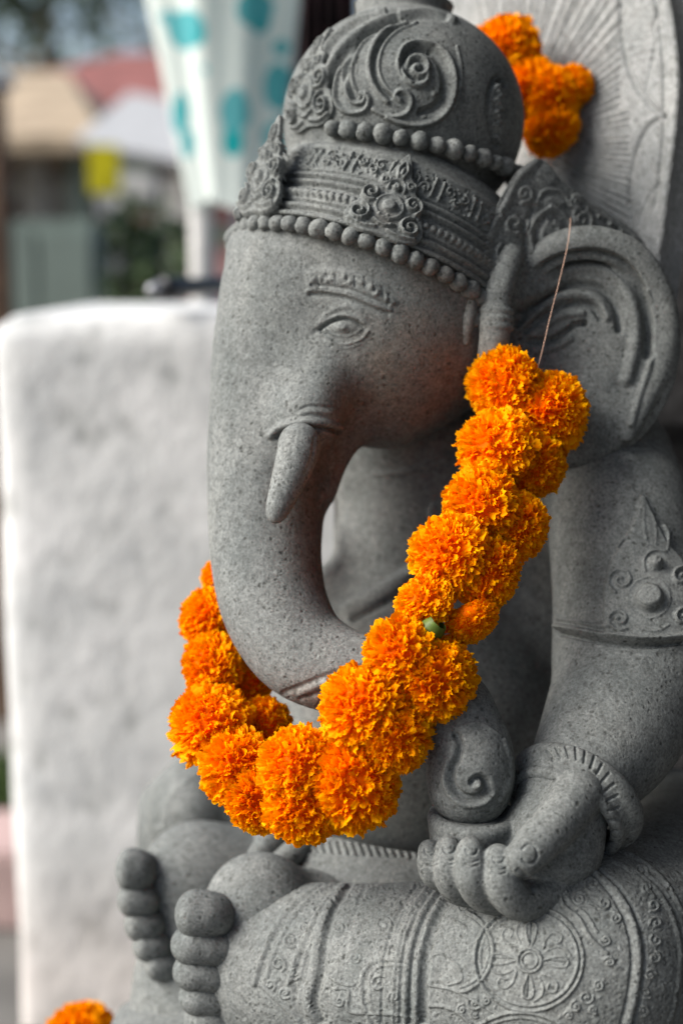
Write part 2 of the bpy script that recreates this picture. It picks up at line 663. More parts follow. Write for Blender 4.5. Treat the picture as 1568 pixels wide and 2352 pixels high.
# torso first
B.ell((988, 1240, 1.075), (0.0735, 0.125, 0.072), 0.02)
B.ell((838, 1080, 1.06), (0.026, 0.042, 0.03), 0.008)
B.ell((795, 1392, 1.065), (0.034, 0.036, 0.04), 0.012)
B.ell((1230, 1380, 1.07), (0.06, 0.10, 0.06), 0.02)
B.ell((960, 1640, 1.055), (0.106, 0.116, 0.098), 0.015)            # belly
B.ell((1180, 1780, 1.08), (0.11, 0.08, 0.09), 0.03)
B.ell((1330, 1130, 1.04), (0.075, 0.055, 0.06), 0.03)             # shoulder girdle
# upper arm and forearm, shoulder to wrist
B.tube([(1390, 1060, 1.005, 150), (1420, 1180, .965, 165), (1440, 1330, .95, 172), (1455, 1480, .935, 178)], 0.02)
B.tube([(1470, 1440, .935, 172), (1450, 1560, .92, 176), (1400, 1680, .89, 158), (1340, 1770, .865, 128), (1290, 1840, .85, 108)], 0.015)
# head, built apart so that the jaw keeps its overhang over the neck
Body = B
B = Solid(np.array([-0.135, -0.36, 0.775]), np.array([0.30, 0.30, 1.17]), 0.0016)
B.ell((855, 610, .985), (0.090, 0.092, 0.090), 0.0)
B.ell((875, 800, .962), (0.062, 0.068, 0.062), 0.035)              # cheek
B.ell((692, 640, .965), (0.048, 0.050, 0.050), 0.03)               # brow of the trunk
B.ell((1000, 710, .985), (0.062, 0.070, 0.07), 0.03)
B.tube([(700, 630, .968, 150), (688, 690, .966, 166), (660, 780, .958, 168), (635, 920, .948, 153), (620, 1050, .94, 144),
        (611, 1180, .93, 133), (612, 1290, .92, 127), (634, 1400, .908, 122), (690, 1492, .896, 113),
        (780, 1540, .884, 100), (880, 1560, .874, 88), (980, 1580, .862, 82), (1050, 1620, .852, 78)], 0.022, n=5)
# trunk tip that coils down onto the bowl
B.tube([(1040, 1640, .852, 66), (1075, 1700, .848, 92), (1080, 1765, .846, 102), (1078, 1800, .846, 98)], 0.010)
# socket of the tusk
B.tube([(775, 790, .935, 44), (742, 870, .916, 58), (712, 950, .901, 70)], 0.026)
# lip / jaw behind the trunk
B.tube([(800, 960, .935, 40), (770, 1050, .935, 26), (745, 1120, .935, 18)], 0.02)
Body.tube([(960, 1000, 1.03, 110), (1020, 1150, 1.06, 150)], 0.03)    # neck
hh_ = np.clip(0.5 + 0.5 * (Body.g - B.g) / 0.004, 0, 1)
Body.g = Body.g * (1 - hh_) + B.g * hh_ - 0.004 * hh_ * (1 - hh_)
B = Body
del hh_
P, Q = B.mesh()
R = Relief(400, 500, 1568, 2000)
# eyebrow and eye, worn
R.poly([(705, 628), (745, 618), (800, 622), (850, 640), (885, 672), (912, 696), (880, 706), (840, 690), (790, 672), (745, 665), (712, 668)], 0.0012, 12)
R.line([(708, 668), (745, 668), (800, 678), (850, 698), (895, 712)], 5, 0.0013)
R.line([(716, 655), (745, 656), (800, 664), (850, 684), (890, 700)], 3.5, -0.0016)
R.line([(712, 676), (745, 676), (800, 686), (850, 706), (890, 720)], 6, -0.0016)
g0 = np.random.default_rng(4)
for i, (a, b_) in enumerate([(722, 643), (741, 638), (762, 640), (787, 638), (806, 646), (828, 646), (848, 660), (868, 670), (884, 686)]):
    R.blob(a + g0.normal() * 3, b_ + g0.normal() * 3, 8 + 3 * g0.random(), 10 + 4 * g0.random(), 0.0006 + 0.0010 * g0.random(), g0.random() * 2, edge=0.9)
    if i % 2:
        R.spiral(a + 4, b_, 9, 2.5, 0.0011, 1.0, i, 1 if i % 4 == 1 else -1)
    R.line([(a + 9, b_ - 12 + 4 * g0.random()), (a + 11 + g0.normal() * 3, b_ + 12)], 2.2, -0.0009)
R.line([(722, 764), (745, 745), (775, 733), (805, 733), (832, 748)], 6, -0.0010)
R.line([(732, 748), (752, 720), (785, 704), (815, 708), (838, 728)], 6, 0.0007)
R.blob(786, 753, 42, 19, 0.0018, 0.05, edge=0.9)
R.line([(745, 740), (775, 727), (805, 727), (835, 742)], 5, 0.0010)
R.line([(744, 757), (764, 771), (790, 775), (816, 768), (836, 752)], 3.2, 0.0011)
R.line([(741, 768), (765, 787), (795, 791), (828, 780), (846, 760)], 3.2, 0.0009)
R.line([(750, 779), (770, 796), (798, 799), (826, 790)], 3, 0.0006)
R.line([(735, 757), (765, 737), (800, 734), (838, 754)], 4, -0.0022)
R.line([(742, 763), (766, 773), (790, 776), (815, 770), (834, 756)], 2.5, -0.0010)
R.blob(788, 750, 17, 14, 0.0011, edge=0.7)
R.line([(788 + 15 * math.cos(t), 751 + 12 * math.sin(t)) for t in np.linspace(0.2, 6, 14)], 2.5, 0.0009, smooth=1)
R.blob(738, 763, 4, 4, -0.002, edge=0.8)
# tusk flange and wrinkles
R.line([(622, 1000), (645, 980), (690, 968), (740, 970), (776, 980)], 9, 0.0030)
R.line([(615, 992), (630, 1000), (648, 996)], 6, 0.0016)
R.line([(636, 1004), (655, 991), (700, 983), (750, 986), (780, 994)], 5, -0.0036)
R.line([(690, 940), (715, 932), (760, 936)], 3.5, -0.0009)
R.line([(760, 1000), (768, 1060), (752, 1120), (735, 1160)], 5, 0.0010)
R.line([(690, 950), (720, 945), (760, 950)], 5, 0.001)
# underside folds of the trunk
R.line([(650, 1592), (700, 1572), (750, 1552), (800, 1536), (850, 1526)], 6, -0.0013)
R.line([(690, 1592), (740, 1570), (800, 1550), (850, 1542)], 8, 0.0012)
R.line([(690, 1604), (745, 1588), (800, 1570), (850, 1560)], 5, -0.0011)
for i in range(4):
    R.line([(742 + 26 * i, 1598 - 9 * i), (728 + 27 * i, 1622 - 9 * i)], 3.5, -0.0007, smooth=1)
# sash across the chest and necklace hints
R.line([(1090, 1165), (1040, 1235), (960, 1305), (880, 1355), (800, 1400)], 15, 0.0035)
R.line([(1100, 1195), (1050, 1262), (970, 1330), (890, 1380), (810, 1425)], 8, -0.0036)
R.line([(860, 1090), (930, 1085), (1000, 1060), (1050, 1030)], 7, 0.0012)
R.blob(992, 1175, 14, 26, 0.002, 0.2, edge=0.9)
# spiral of the trunk tip
R.line([(1046, 1690), (1056, 1712), (1050, 1740), (1036, 1765), (1034, 1795), (1048, 1820), (1072, 1834), (1100, 1832), (1118, 1815),
        (1116, 1796), (1100, 1788), (1086, 1796)], 9, -0.0046)
R.line([(1028, 1752), (1020, 1790), (1036, 1828), (1068, 1850), (1108, 1846), (1134, 1822)], 6, 0.0014)
R.blob(1096, 1800, 17, 17, 0.003, edge=0.9)
R.line([(1052, 1672), (1100, 1660), (1150, 1690)], 3, 0.0008)
R.line([(1158, 1700), (1172, 1745), (1172, 1790), (1150, 1836)], 5, 0.0012)
H0_ = R.H.copy(); R.H[:] = 0
# armband and its leaf ornament
R.line([(1280, 1438), (1350, 1452), (1420, 1466), (1490, 1470), (1568, 1462)], 6, 0.002)
R.line([(1285, 1456), (1350, 1468), (1420, 1480), (1490, 1484), (1568, 1476)], 5, -0.0022)
R.line([(1280, 1420), (1350, 1434), (1400, 1442)], 4, 0.001)
R.poly([(1474, 1140), (1500, 1190), (1530, 1250), (1570, 1310), (1580, 1460), (1490, 1474), (1400, 1462), (1388, 1400), (1396, 1310), (1440, 1230), (1460, 1180)], 0.0016, 10)
R.blob(1487, 1378, 36, 36, 0.0035, edge=0.5)
R.line([(1487 + 46 * math.cos(t), 1378 + 46 * math.sin(t)) for t in np.linspace(0, 6.283, 20)], 5, 0.002, smooth=1)
R.blob(1500, 1300, 19, 21, 0.003, edge=0.7)
R.line([(1478, 1318), (1476, 1290), (1494, 1270), (1522, 1272)], 4, 0.0024)
R.spiral(1428, 1338, 30, 5, 0.0028, 1.5, 2.0)
R.spiral(1424, 1426, 27, 5, 0.0028, 1.5, 1.0)
R.spiral(1560, 1420, 25, 5, 0.0028, 1.5, 1.0, -1)
R.spiral(1556, 1330, 27, 5, 0.0028, 1.5, 1.0, -1)
R.line([(1484, 1255), (1476, 1220), (1474, 1160)], 4, 0.002)
R.line([(1500, 1255), (1500, 1210), (1490, 1180)], 4, 0.002)
R.line([(1526, 1270), (1528, 1230), (1520, 1210)], 4, 0.002)
R.line([(1455, 1290), (1450, 1250), (1432, 1240), (1420, 1256)], 4, 0.002)
R.line([(1458, 1440), (1480, 1452), (1510, 1450), (1530, 1438)], 5, 0.002)
R.H *= 2.1
R.H = np.where(np.abs(R.H) > np.abs(H0_), R.H, H0_)
gp = np.random.default_rng(12)
for i in range(420):                                    # small pits and chips
    R.blob(gp.uniform(480, 1560), gp.uniform(540, 1900), gp.uniform(2.5, 5), gp.uniform(2.5, 5), -gp.uniform(0.0003, 0.0008), gp.uniform(0, 3), edge=0.9)
# waist band
R.line([(1290, 1500), (1290, 1560)], 3, -0.0001)
P, Q = carve(P, Q, R, level=1)
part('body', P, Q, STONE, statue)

# ---- ear
EA = Solid(np.array([0.075, 0.02, 0.86]), np.array([0.265, 0.205, 1.06]), 0.0013)
ax_n = nrm((-0.10, 0.06, -0.98))            # outward face of the flap
ax_u = nrm((0.15, 1.0, 0.0))
ax_r = np.cross(ax_u, ax_n)
EA.ell((1330, 800, .950), (0.066, 0.080, 0.012), 0.0, (ax_r, ax_u, ax_n))
EA.tube([(1230, 960, .945, 64), (1330, 985, .940, 66), (1405, 965, .936, 44), (1432, 985, .935, 20)], 0.014, flat=(ax_n, 0.40))
EA.tube([(1180, 720, .952, 60), (1200, 900, .948, 62), (1240, 980, .948, 62)], 0.012, flat=(ax_n, 0.6))
# rolled rim
EA.tube([(1170, 800, .948, 20), (1178, 700, .943, 28), (1215, 620, .938, 34), (1290, 566, .935, 38), (1380, 560, .935, 40),
         (1462, 600, .937, 38), (1512, 680, .939, 32), (1526, 760, .940, 26), (1508, 850, .938, 22), (1474, 930, .934, 18), (1440, 1004, .930, 9)], 0.008, flat=(ax_n, 0.62))
P, Q = EA.mesh()
R = Relief(1080, 520, 1568, 1060)
def ce(*p):  # pixels of an enlarged ear crop to image pixels
    return [((733 + x / 0.8874) / 1.5944, y / 0.8874 / 1.5944) for x, y in p]
R.line(ce((1040, 1010), (1060, 940), (1120, 870), (1200, 835), (1290, 828), (1370, 860), (1425, 935), (1455, 1040), (1455, 1150)), 12, -0.0044)
R.line(ce((1100, 945), (1160, 895), (1240, 872), (1320, 885), (1380, 940), (1410, 1030), (1410, 1130), (1385, 1230)), 14, 0.0026)
R.line(ce((1030, 1050), (1080, 985), (1150, 938), (1230, 922), (1305, 940), (1350, 995), (1362, 1070)), 9, -0.0040)
R.line(ce((1100, 1010), (1160, 968), (1230, 955), (1290, 975), (1320, 1030)), 10, 0.0022)
R.line(ce((1060, 1070), (1130, 1015), (1200, 988), (1268, 992), (1300, 1030)), 8, -0.0034)
R.line(ce((1120, 1055), (1180, 1025), (1240, 1018)), 8, 0.0018)
R.line(ce((1070, 1105), (1140, 1102), (1190, 1075), (1215, 1058), (1248, 1050)), 7, -0.0036)
R.blob(*ce((1250, 1052))[0], 8, 7, -0.0018, edge=0.8)
R.line(ce((1085, 1140), (1150, 1130), (1200, 1100)), 8, 0.0016)
R.line(ce((1450, 950), (1470, 1060), (1460, 1180), (1425, 1290), (1400, 1380)), 7, 0.0016)
R.blob(*ce((1290, 1240))[0], 60, 60, 0.0016, 0.5, edge=0.9)
R.H *= 1.35
P, Q = carve(P, Q, R, level=1)
part('ear', P, Q, STONE, statue)

# ---- tusk
TU = Solid(np.array([-0.06, -0.02, 0.80]), np.array([0.02, 0.08, 0.92]), 0.0009)
TU.tube([(688, 1020, .880, 49), (681, 1050, .876, 47), (660, 1110, .869, 39), (641, 1160, .864, 30), (634, 1180, .863, 23)], 0.0)
P, Q = TU.mesh()
R = Relief(580, 950, 820, 1220)
R.line([(722, 1005), (716, 1050), (700, 1090)], 4, -0.0006)
R.line([(676, 1000), (670, 1040)], 4, -0.0003)
P, Q = carve(P, Q, R, level=1)
part('tusk', P, Q, STONE, statue)

# ---- hand with the bowl of the trunk tip
H = Solid(np.array([0.025, -0.29, 0.755]), np.array([0.19, -0.145, 0.90]), 0.0010)
H.tube([(1345, 1765, .872, 112), (1300, 1835, .852, 106), (1275, 1890, .842, 98)], 0.0)
H.ell((1265, 1945, .838), (0.030, 0.030, 0.028), 0.012)
H.ell((1180, 1990, .850), (0.040, 0.024, 0.030), 0.010)
H.tube([(1325, 1820, .83, 62), (1285, 1880, .815, 54), (1235, 1935, .803, 50), (1200, 1972, .797, 43)], 0.004)   # thumb
for pts in ([(1275, 2045, .828, 50), (1195, 2070, .810, 45), (1152, 2028, .803, 45), (1144, 1974, .806, 36)],
            [(1200, 2058, .838, 42), (1116, 2056, .818, 42), (1084, 2010, .812, 41), (1080, 1954, .815, 33)],
            [(1140, 2048, .848, 40), (1054, 2040, .828, 39), (1031, 1998, .823, 37), (1028, 1950, .826, 30)],
            [(1080, 2026, .856, 34), (1006, 2012, .838, 33), (988, 1985, .834, 31), (985, 1954, .836, 26)]):
    H.tube([(p[0], p[1], p[2] - (0.007 if p[1] < 2035 and p[0] < 1100 else 0.002), p[3]) for p in pts], 0.0008, n=8)
H.disc((1085, 1925, .845), (0.02, 1, -0.1), 0.024, 0.0275, 0.026, 0.003, rnd=0.006)     # bowl
H.ring((1088, 1880, .845), (0.02, 1, -0.16), 0.0235, 0.0045, 0.001)
P, Q = H.mesh()
R = Relief(930, 1700, 1450, 2130)
R.line([(1215 + 19 * math.cos(t), 1962 + 23 * math.sin(t)) for t in np.linspace(-2.6, 2.6, 16)], 3.5, -0.0011, smooth=1)
for (u, v) in ((1144, 1968), (1082, 1950), (1031, 1946), (988, 1950)):
    R.line([(u + 14 * math.cos(t), v + 15 * math.sin(t)) for t in np.linspace(0.1, 3.0, 12)], 3, -0.0009, smooth=1)
    R.line([(u - 16, v + 26), (u, v + 31), (u + 16, v + 26)], 3, -0.0007)
    R.line([(u - 16, v + 36), (u, v + 41), (u + 16, v + 36)], 3, -0.0007)
R.line([(1190, 2000), (1215, 2020), (1226, 2050)], 6, -0.0016)
P, Q = carve(P, Q, R, level=1)
part('hand', P, Q, STONE, statue)

# ---- bracelet: a smooth inner ring, a ribbed outer ring and a clasp leaf
wrist_axis = nrm(V3(1400, 1640, .895) - V3(1270, 1860, .845))
BR = Solid(np.array([0.045, -0.29, 0.77]), np.array([0.215, -0.13, 0.92]), 0.0010)
for (u, v, d, RR, r, sq) in ((1296, 1868, .850, 0.0335, 0.0042, 1.0), (1306, 1852, .853, 0.0352, 0.0030, 1.0), (1322, 1832, .858, 0.0365, 0.0062, 1.2)):
    BR.ring((u, v, d), wrist_axis, RR, r, 0.001, sq=sq)
P, Q = BR.mesh()
R = Relief(1150, 1650, 1450, 2050)
for i in range(17):
    t = -1.9 + i * 0.19
    cu, cv = 1300 + 96 * math.cos(t), 1862 + 122 * math.sin(t)
    R.line([(cu, cv), (cu + 26 * math.cos(t - 0.3), cv + 26 * math.sin(t - 0.3))], 3.2, -0.0016, smooth=1)
P, Q = carve(P, Q, R, level=1)
part('bracelet', P, Q, STONE, statue)

# ---- folded legs under the patterned cloth
LG = Solid(np.array([-0.165, -0.47, 0.70]), np.array([0.33, -0.19, 1.20]), 0.0015)
LG.tube([(640, 2225, .950, 195), (800, 2235, .915, 200), (950, 2240, .890, 208), (1100, 2235, .868, 218), (1250, 2225, .852, 232), (1340, 2215, .850, 245)], 0.0, n=4)
LG.tube([(1340, 2215, .855, 240), (1480, 2130, .91, 250), (1560, 2060, 1.0, 260), (1500, 2040, 1.10, 280)], 0.02, n=4)
LG.tube([(420, 1950, 1.18, 150), (500, 1880, 1.16, 150), (800, 1960, 1.12, 180)], 0.02, n=4)       # the far leg
LG.ell((450, 1860, 1.13), (0.036, 0.044, 0.05), 0.01)
LG.ell((900, 2080, 1.05), (0.12, 0.05, 0.10), 0.02)
LG.ell((1000, 2420, 1.02), (0.26, 0.055, 0.16), 0.03)
P, Q = LG.mesh()
R = Relief(300, 1700, 1568, 2352)
E2 = 0.0014
# hem band over the ankle
for off, w, h in ((0, 6, 0.0028), (24, 5, 0.0018), (78, 6, 0.0024), (98, 5, 0.0016)):
    R.line([(770 + off * .6, 2020), (700 + off * .8, 2056), (640 + off, 2118), (602 + off, 2200), (585 + off, 2260)], w, h)
R.line([(600, 2262), (650, 2310), (690, 2352)], 5, 0.0018)
R.line([(690, 2180), (678, 2300), (700, 2352)], 7, -0.002)
for (u, v, r, c) in ((668, 2160, 17, 1), (640, 2215, 18, -1), (676, 2235, 16, 1), (622, 2262, 13, -1), (655, 2280, 14, 1), (700, 2130, 13, 1), (728, 2092, 13, -1)):
    R.spiral(u, v, r, 3.5, 0.0020, 1.3, 1.0, c)
# deep pleat and rings of cloth
R.line([(806, 2026), (768, 2085), (748, 2160), (738, 2240), (724, 2300), (740, 2352)], 8, -0.0042)
R.line([(790, 2030), (750, 2085), (728, 2160), (716, 2240), (704, 2300), (716, 2352)], 9, 0.0022)
R.line([(838, 2036), (806, 2120), (792, 2200)], 5, -0.001)
for off, w, h in ((0, 9, -0.0040), (-17, 6, 0.0024), (-32, 4, -0.0024), (-42, 5, 0.0020), (-54, 4, -0.0020), (-70, 4, 0.0014), (-96, 4, -0.0016)):
    R.line([(1052 + off, 2034), (1012 + off, 2095), (985 + off, 2170), (974 + off, 2250), (972 + off, 2352)], w, h)
# scroll panel
R.line([(930, 2085), (905, 2140), (880, 2160), (830, 2168)], 4, -0.0014)
R.line([(850, 2352), (830, 2290), (836, 2230), (870, 2205), (920, 2205)], 5, 0.0016)
R.line([(868, 2352), (850, 2300), (852, 2240), (880, 2218), (920, 2218)], 4, 0.0012)
R.line([(770, 2270), (800, 2275), (800, 2320), (840, 2328), (900, 2330), (960, 2340)], 4, 0.0015)
R.line([(760, 2245), (790, 2262), (812, 2262)], 4, 0.0014)
R.line([(930, 2140), (936, 2200), (930, 2300)], 5, 0.0012)
for (u, v, r) in ((880, 2125, 20), (905, 2180, 14), (870, 2260, 20), (905, 2290, 14), (780, 2300, 12), (815, 2200, 14), (780, 2130, 12)):
    R.spiral(u, v, r, 3, 0.0013, 1.2, u * 0.1, 1 if r % 4 else -1)
def circ(u, v, ru, rv, w, h, a0=0.0, a1=6.2832, n=48):
    R.line([(u + ru * math.cos(t), v + rv * math.sin(t)) for t in np.linspace(a0, a1, n)], w, h, smooth=1)
# the big knee medallion
circ(1214, 2202, 124, 120, 4.2, 0.0022)
circ(1214, 2202, 112, 108, 3.4, 0.0014)
circ(1214, 2202, 119, 114, 2.5, -0.0012)
circ(1216, 2206, 27, 27, 3.5, 0.0020)
circ(1216, 2206, 18, 18, 2.5, 0.0016)
R.blob(1216, 2206, 15, 15, 0.0012, edge=0.8)
for k_ in range(4):
    a = k_ * math.pi / 2 + 0.05
    ca, sa = math.cos(a), math.sin(a)
    def rot(x, y, ca=ca, sa=sa):
        return (1216 + x * ca - y * sa, 2206 + x * sa + y * ca)
    R.line([rot(30, 0), rot(52, 9), rot(78, 12), rot(88, 0), rot(78, -12), rot(52, -9), rot(30, 0)], 2.8, 0.0014)
    R.line([rot(34, 0), rot(84, 0)], 2.2, -0.0012, smooth=1)
    R.line([rot(30, 30), rot(52, 36), rot(66, 52), rot(60, 70), rot(44, 66), rot(46, 52)], 2.8, 0.0013)
    R.line([rot(24, 38), rot(34, 60), rot(30, 80), rot(16, 92)], 2.6, 0.0012)
# partial medallions either side and below
circ(1040, 2185, 92, 96, 4.2, 0.0022, -1.2, 1.35)
circ(1040, 2185, 82, 84, 3.4, 0.0014, -1.2, 1.35)
R.line([(985, 2200), (1010, 2190), (1050, 2215), (1060, 2250), (1030, 2262)], 3, 0.0013)
R.line([(990, 2130), (1030, 2110), (1070, 2130)], 3, 0.0012)
circ(1195, 2455, 150, 130, 4.5, 0.0022, -2.7, -0.4)
circ(1195, 2455, 136, 117, 3.4, 0.0014, -2.7, -0.4)
circ(1000, 2440, 110, 130, 4.2, 0.002, -1.7, -0.2)
R.line([(980, 2262), (1040, 2274), (1090, 2300), (1140, 2330)], 3.4, 0.0016)
for (u, v, r, c) in ((1088, 2302, 17, 1), (1060, 2318, 11, -1), (1116, 2296, 11, -1), (1090, 2328, 10, 1),
                     (1345, 2290, 17, 1), (1372, 2262, 13, -1), (1322, 2312, 14, -1), (1362, 2318, 11, 1), (1305, 2332, 11, 1),
                     (1360, 2030, 22, 1), (1330, 2065, 17, -1), (1385, 2075, 17, -1), (1300, 2050, 13, 1), (1412, 2110, 14, 1),
                     (1390, 2160, 13, -1), (1398, 2210, 12, 1), (1060, 2085, 13, 1), (1100, 2070, 11, -1)):
    R.spiral(u, v, r, 2.8, 0.0016, 1.4, u * 0.07, c)
    R.blob(u, v, 4, 4, 0.001, edge=0.9)
# leaf between, border of the knee
R.line([(1292, 2010), (1286, 2050), (1296, 2082), (1330, 2110), (1352, 2150), (1392, 2190)], 4.5, 0.0020)
R.line([(1310, 2100), (1340, 2080), (1366, 2086)], 3, 0.0014)
R.line([(1306, 2000), (1300, 2045), (1312, 2075), (1345, 2100), (1370, 2140)], 3.4, 0.0013)
for off, w, h in ((0, 8, 0.0024), (-16, 4, -0.0014), (14, 5, -0.0018), (96, 5, 0.0014), (108, 4, -0.0012)):
    R.line([(1350 + off, 1990), (1412 + off, 2045), (1452 + off, 2120), (1466 + off, 2200), (1456 + off, 2290), (1440 + off, 2352)], w, h)
for i in range(9):
    v = 2000 + i * 40
    u = 1470 + 26 * math.sin(i * .5) + i * 3
    R.spiral(u, v, 15, 3, 0.0016, 1.2, i, 1 if i % 2 else -1)
R.line([(1400, 1940), (1470, 1975), (1530, 2030), (1568, 2100)], 5, 0.0016)
R.line([(1385, 1965), (1450, 2000), (1500, 2060)], 5, 0.0014)
# far knee arcs
R.line([(364, 1890), (366, 1840), (392, 1790), (440, 1755), (480, 1742)], 8, -0.003)
R.line([(380, 1900), (384, 1850), (410, 1806), (460, 1775)], 6, 0.0015)
R.H *= 0.62
gw = np.random.default_rng(77)
for i in range(2600):                                   # worn and pecked surface
    R.blob(gw.uniform(560, 1568), gw.uniform(2000, 2352), gw.uniform(3, 9), gw.uniform(3, 9), gw.choice([-1, -1, 1]) * gw.uniform(0.0001, 0.0004), gw.uniform(0, 3), edge=0.9)
P, Q = carve(P, Q, R, level=2)
part('draped_legs', P, Q, STONE, statue)

# ---- feet, sole to sole, with their toes
def foot(name, solids, toes, h=0.0013):
    los, his = [], []
    for (c, r, ax) in solids + toes:
        p = V3(*c); los.append(p - max(r)); his.append(p + max(r))
    F = Solid(np.min(los, 0) - 0.01, np.max(his, 0) + 0.01, h)
    for (c, r, ax) in solids:
        F.ell(c, r, 0.014, ax)
    P, Q = F.mesh()
    f = part(name, laplace(P, Q, 2), Q, STONE, statue)
    for i, (c, r, ax) in enumerate(toes):
        p = V3(*c)
        T = Solid(p - max(r) * 1.5, p + max(r) * 1.5, 0.0011)
        A = np.eye(3) if ax is None else ax
        T.ell(c, (r[0] * .93, r[1], r[2]), 0.0, ax)
        # the pad at the tip and the root that runs into the sole
        T.ell((c[0] - r[0] / (K * c[2]) * 0.45, c[1] - 2, c[2] - 0.003), (r[0] * .6, r[1] * .93, r[2] * .9), 0.006)
        T.ell((c[0] + r[0] / (K * c[2]) * 0.55, c[1] + 1, c[2] + 0.004), (r[0] * .62, r[1] * .88, r[2] * .9), 0.003)
        Pt, Qt = T.mesh()
        part('toe', laplace(Pt, Qt, 2), Qt, STONE, f)
    return f

tilt = lambda a: (nrm((math.cos(a), math.sin(a), 0.25)), nrm((-math.sin(a), math.cos(a), 0)), np.cross(nrm((math.cos(a), math.sin(a), 0.25)), nrm((-math.sin(a), math.cos(a), 0))))
foot('foot',
     [((600, 2090, .945), (0.036, 0.038, 0.030), None), ((560, 2200, .955), (0.030, 0.062, 0.030), None), ((640, 2260, .965), (0.045, 0.07, 0.04), None),
      ((560, 2350, .955), (0.040, 0.05, 0.03), None), ((700, 2080, .965), (0.04, 0.024, 0.03), None)],
     [((470, 2100, .920), (0.0178, 0.0150, 0.019), tilt(0.12)), ((472, 2172, .920), (0.0210, 0.0125, 0.018), tilt(-0.25)),
      ((476, 2234, .921), (0.0210, 0.0118, 0.018), tilt(-0.28)), ((486, 2292, .922), (0.0200, 0.0112, 0.017), tilt(-0.28)), ((506, 2342, .923), (0.0190, 0.0102, 0.016), tilt(-0.3))])
foot('foot',
     [((430, 2010, 1.035), (0.032, 0.036, 0.028), None), ((470, 2090, 1.04), (0.036, 0.060, 0.03), None), ((500, 1990, 1.05), (0.05, 0.03, 0.035), None),
      ((430, 2190, 1.04), (0.03, 0.05, 0.028), None)],
     [((312, 1998, 1.01), (0.0130, 0.0148, 0.016), tilt(-0.1)), ((318, 2066, 1.01), (0.0135, 0.0120, 0.015), tilt(-0.3)),
      ((332, 2124, 1.01), (0.0130, 0.0110, 0.014), tilt(-0.4)), ((350, 2172, 1.01), (0.0125, 0.0105, 0.014), tilt(-0.45)), ((374, 2218, 1.01), (0.0115, 0.0100, 0.013), tilt(-0.5))])

# ---- stone seat below
ST = Solid(np.array([-0.19, -0.50, 0.86]), np.array([0.34, -0.30, 1.26]), 0.003)
ST.ell((730, 2520, 1.08), (0.125, 0.085, 0.13), 0.0)
ST.ell((455, 2290, 1.045), (0.048, 0.085, 0.045), 0.03)
ST.ell((475, 2480, 1.04), (0.050, 0.085, 0.05), 0.03)
ST.ell((1000, 2600, 1.10), (0.25, 0.06, 0.16), 0.04)
P, Q = ST.mesh()
part('seat', laplace(P, Q, 2), Q, STONE, statue)

# ---- belt
BT = Solid(np.array([-0.09, -0.31, 0.86]), np.array([0.24, -0.17, 1.22]), 0.0014)
bax = nrm((0.10, 1, -0.05))
for (v, RR, r, sq) in ((1880, .1085, .005, 1.0), (1915, .112, .009, 1.2), (1960, .118, .011, 1.3), (2000, .124, .0085, 1.0)):
    BT.ring((960, v, 1.07), bax, RR, r, 0.003, sq=sq)
P, Q = BT.mesh()
R = Relief(500, 1800, 1200, 2100)
for i in range(26):
    u = 560 + i * 18
    R.line([(u, 1925 + .05 * (u - 560)), (u + 8, 1948 + .05 * (u - 560))], 4, -0.0022, smooth=1)
P, Q = carve(P, Q, R, level=1)
part('belt', P, Q, STONE, statue)
for pts in ([(640, 1915, 1.0, 34), (600, 1960, .985, 30), (575, 2000, .975, 18)], [(700, 1935, .99, 30), (640, 1985, .975, 28), (590, 2010, .97, 14)]):
    S_ = Solid(np.array([-0.09, -0.28, 0.92]), np.array([0.0, -0.19, 1.04]), 0.0013)
    S_.tube(pts, 0.0)
    P, Q = S_.mesh()
    part('cloth_fold', P, Q, STONE, statue)

# ================================================================== CROWN
CA = nrm((0.36, 1.0, 0.15))              # axis of the diadem, tipped back with the head
DA = nrm((0.19, 1.0, -0.10))              # axis of the dome
RC = V3(856, 655, .985)                   # centre of the diadem's lower edge
def cone_R(h):
    return 0.1035 - (0.1035 - 0.091) * h / 0.056
CX = nrm(np.cross(CA, np.cross(FRONT, CA)))          # towards the front, square to the axis
CY = nrm(np.cross(CA, CX))
if CY @ SIDE < 0:
    CY = -CY
def cone(ang, h, out=0.0):
    return RC + CA * h + (cone_R(h) + out) * (CX * math.cos(ang) + CY * math.sin(ang))
CR = Solid(np.array([-0.09, 0.10, 0.87]), np.array([0.15, 0.365, 1.11]), 0.0012)
_m = RC + CA * 0.028
CR.disc((*[float(q[0]) for q in image_uv(_m[None])], _m[2]), CA, 0.1035, 0.091, 0.056, 0.0, rnd=0.004)
_m = RC + CA * 0.062
CR.disc((*[float(q[0]) for q in image_uv(_m[None])], _m[2]), CA, 0.0925, 0.080, 0.022, 0.006, rnd=0.006)
CR.ell((925, 282, .988), (0.0835, 0.077, 0.083), 0.004)
CR.disc((927, 27, .990), (0.03, 1, -0.12), 0.0335, 0.0335, 0.013, 0.002, rnd=0.002)
CR.disc((928, 14, .990), (0.03, 1, -0.12), 0.0345, 0.0345, 0.003, 0.0, rnd=0.001)
P, Q = CR.mesh()
R = Relief(500, -40, 1300, 760)
def cc(*p):  # pixels of an enlarged crown crop to image pixels
    return [((1050 + x / 1.742) / 1.5944, (y / 1.742) / 1.5944) for x, y in p]
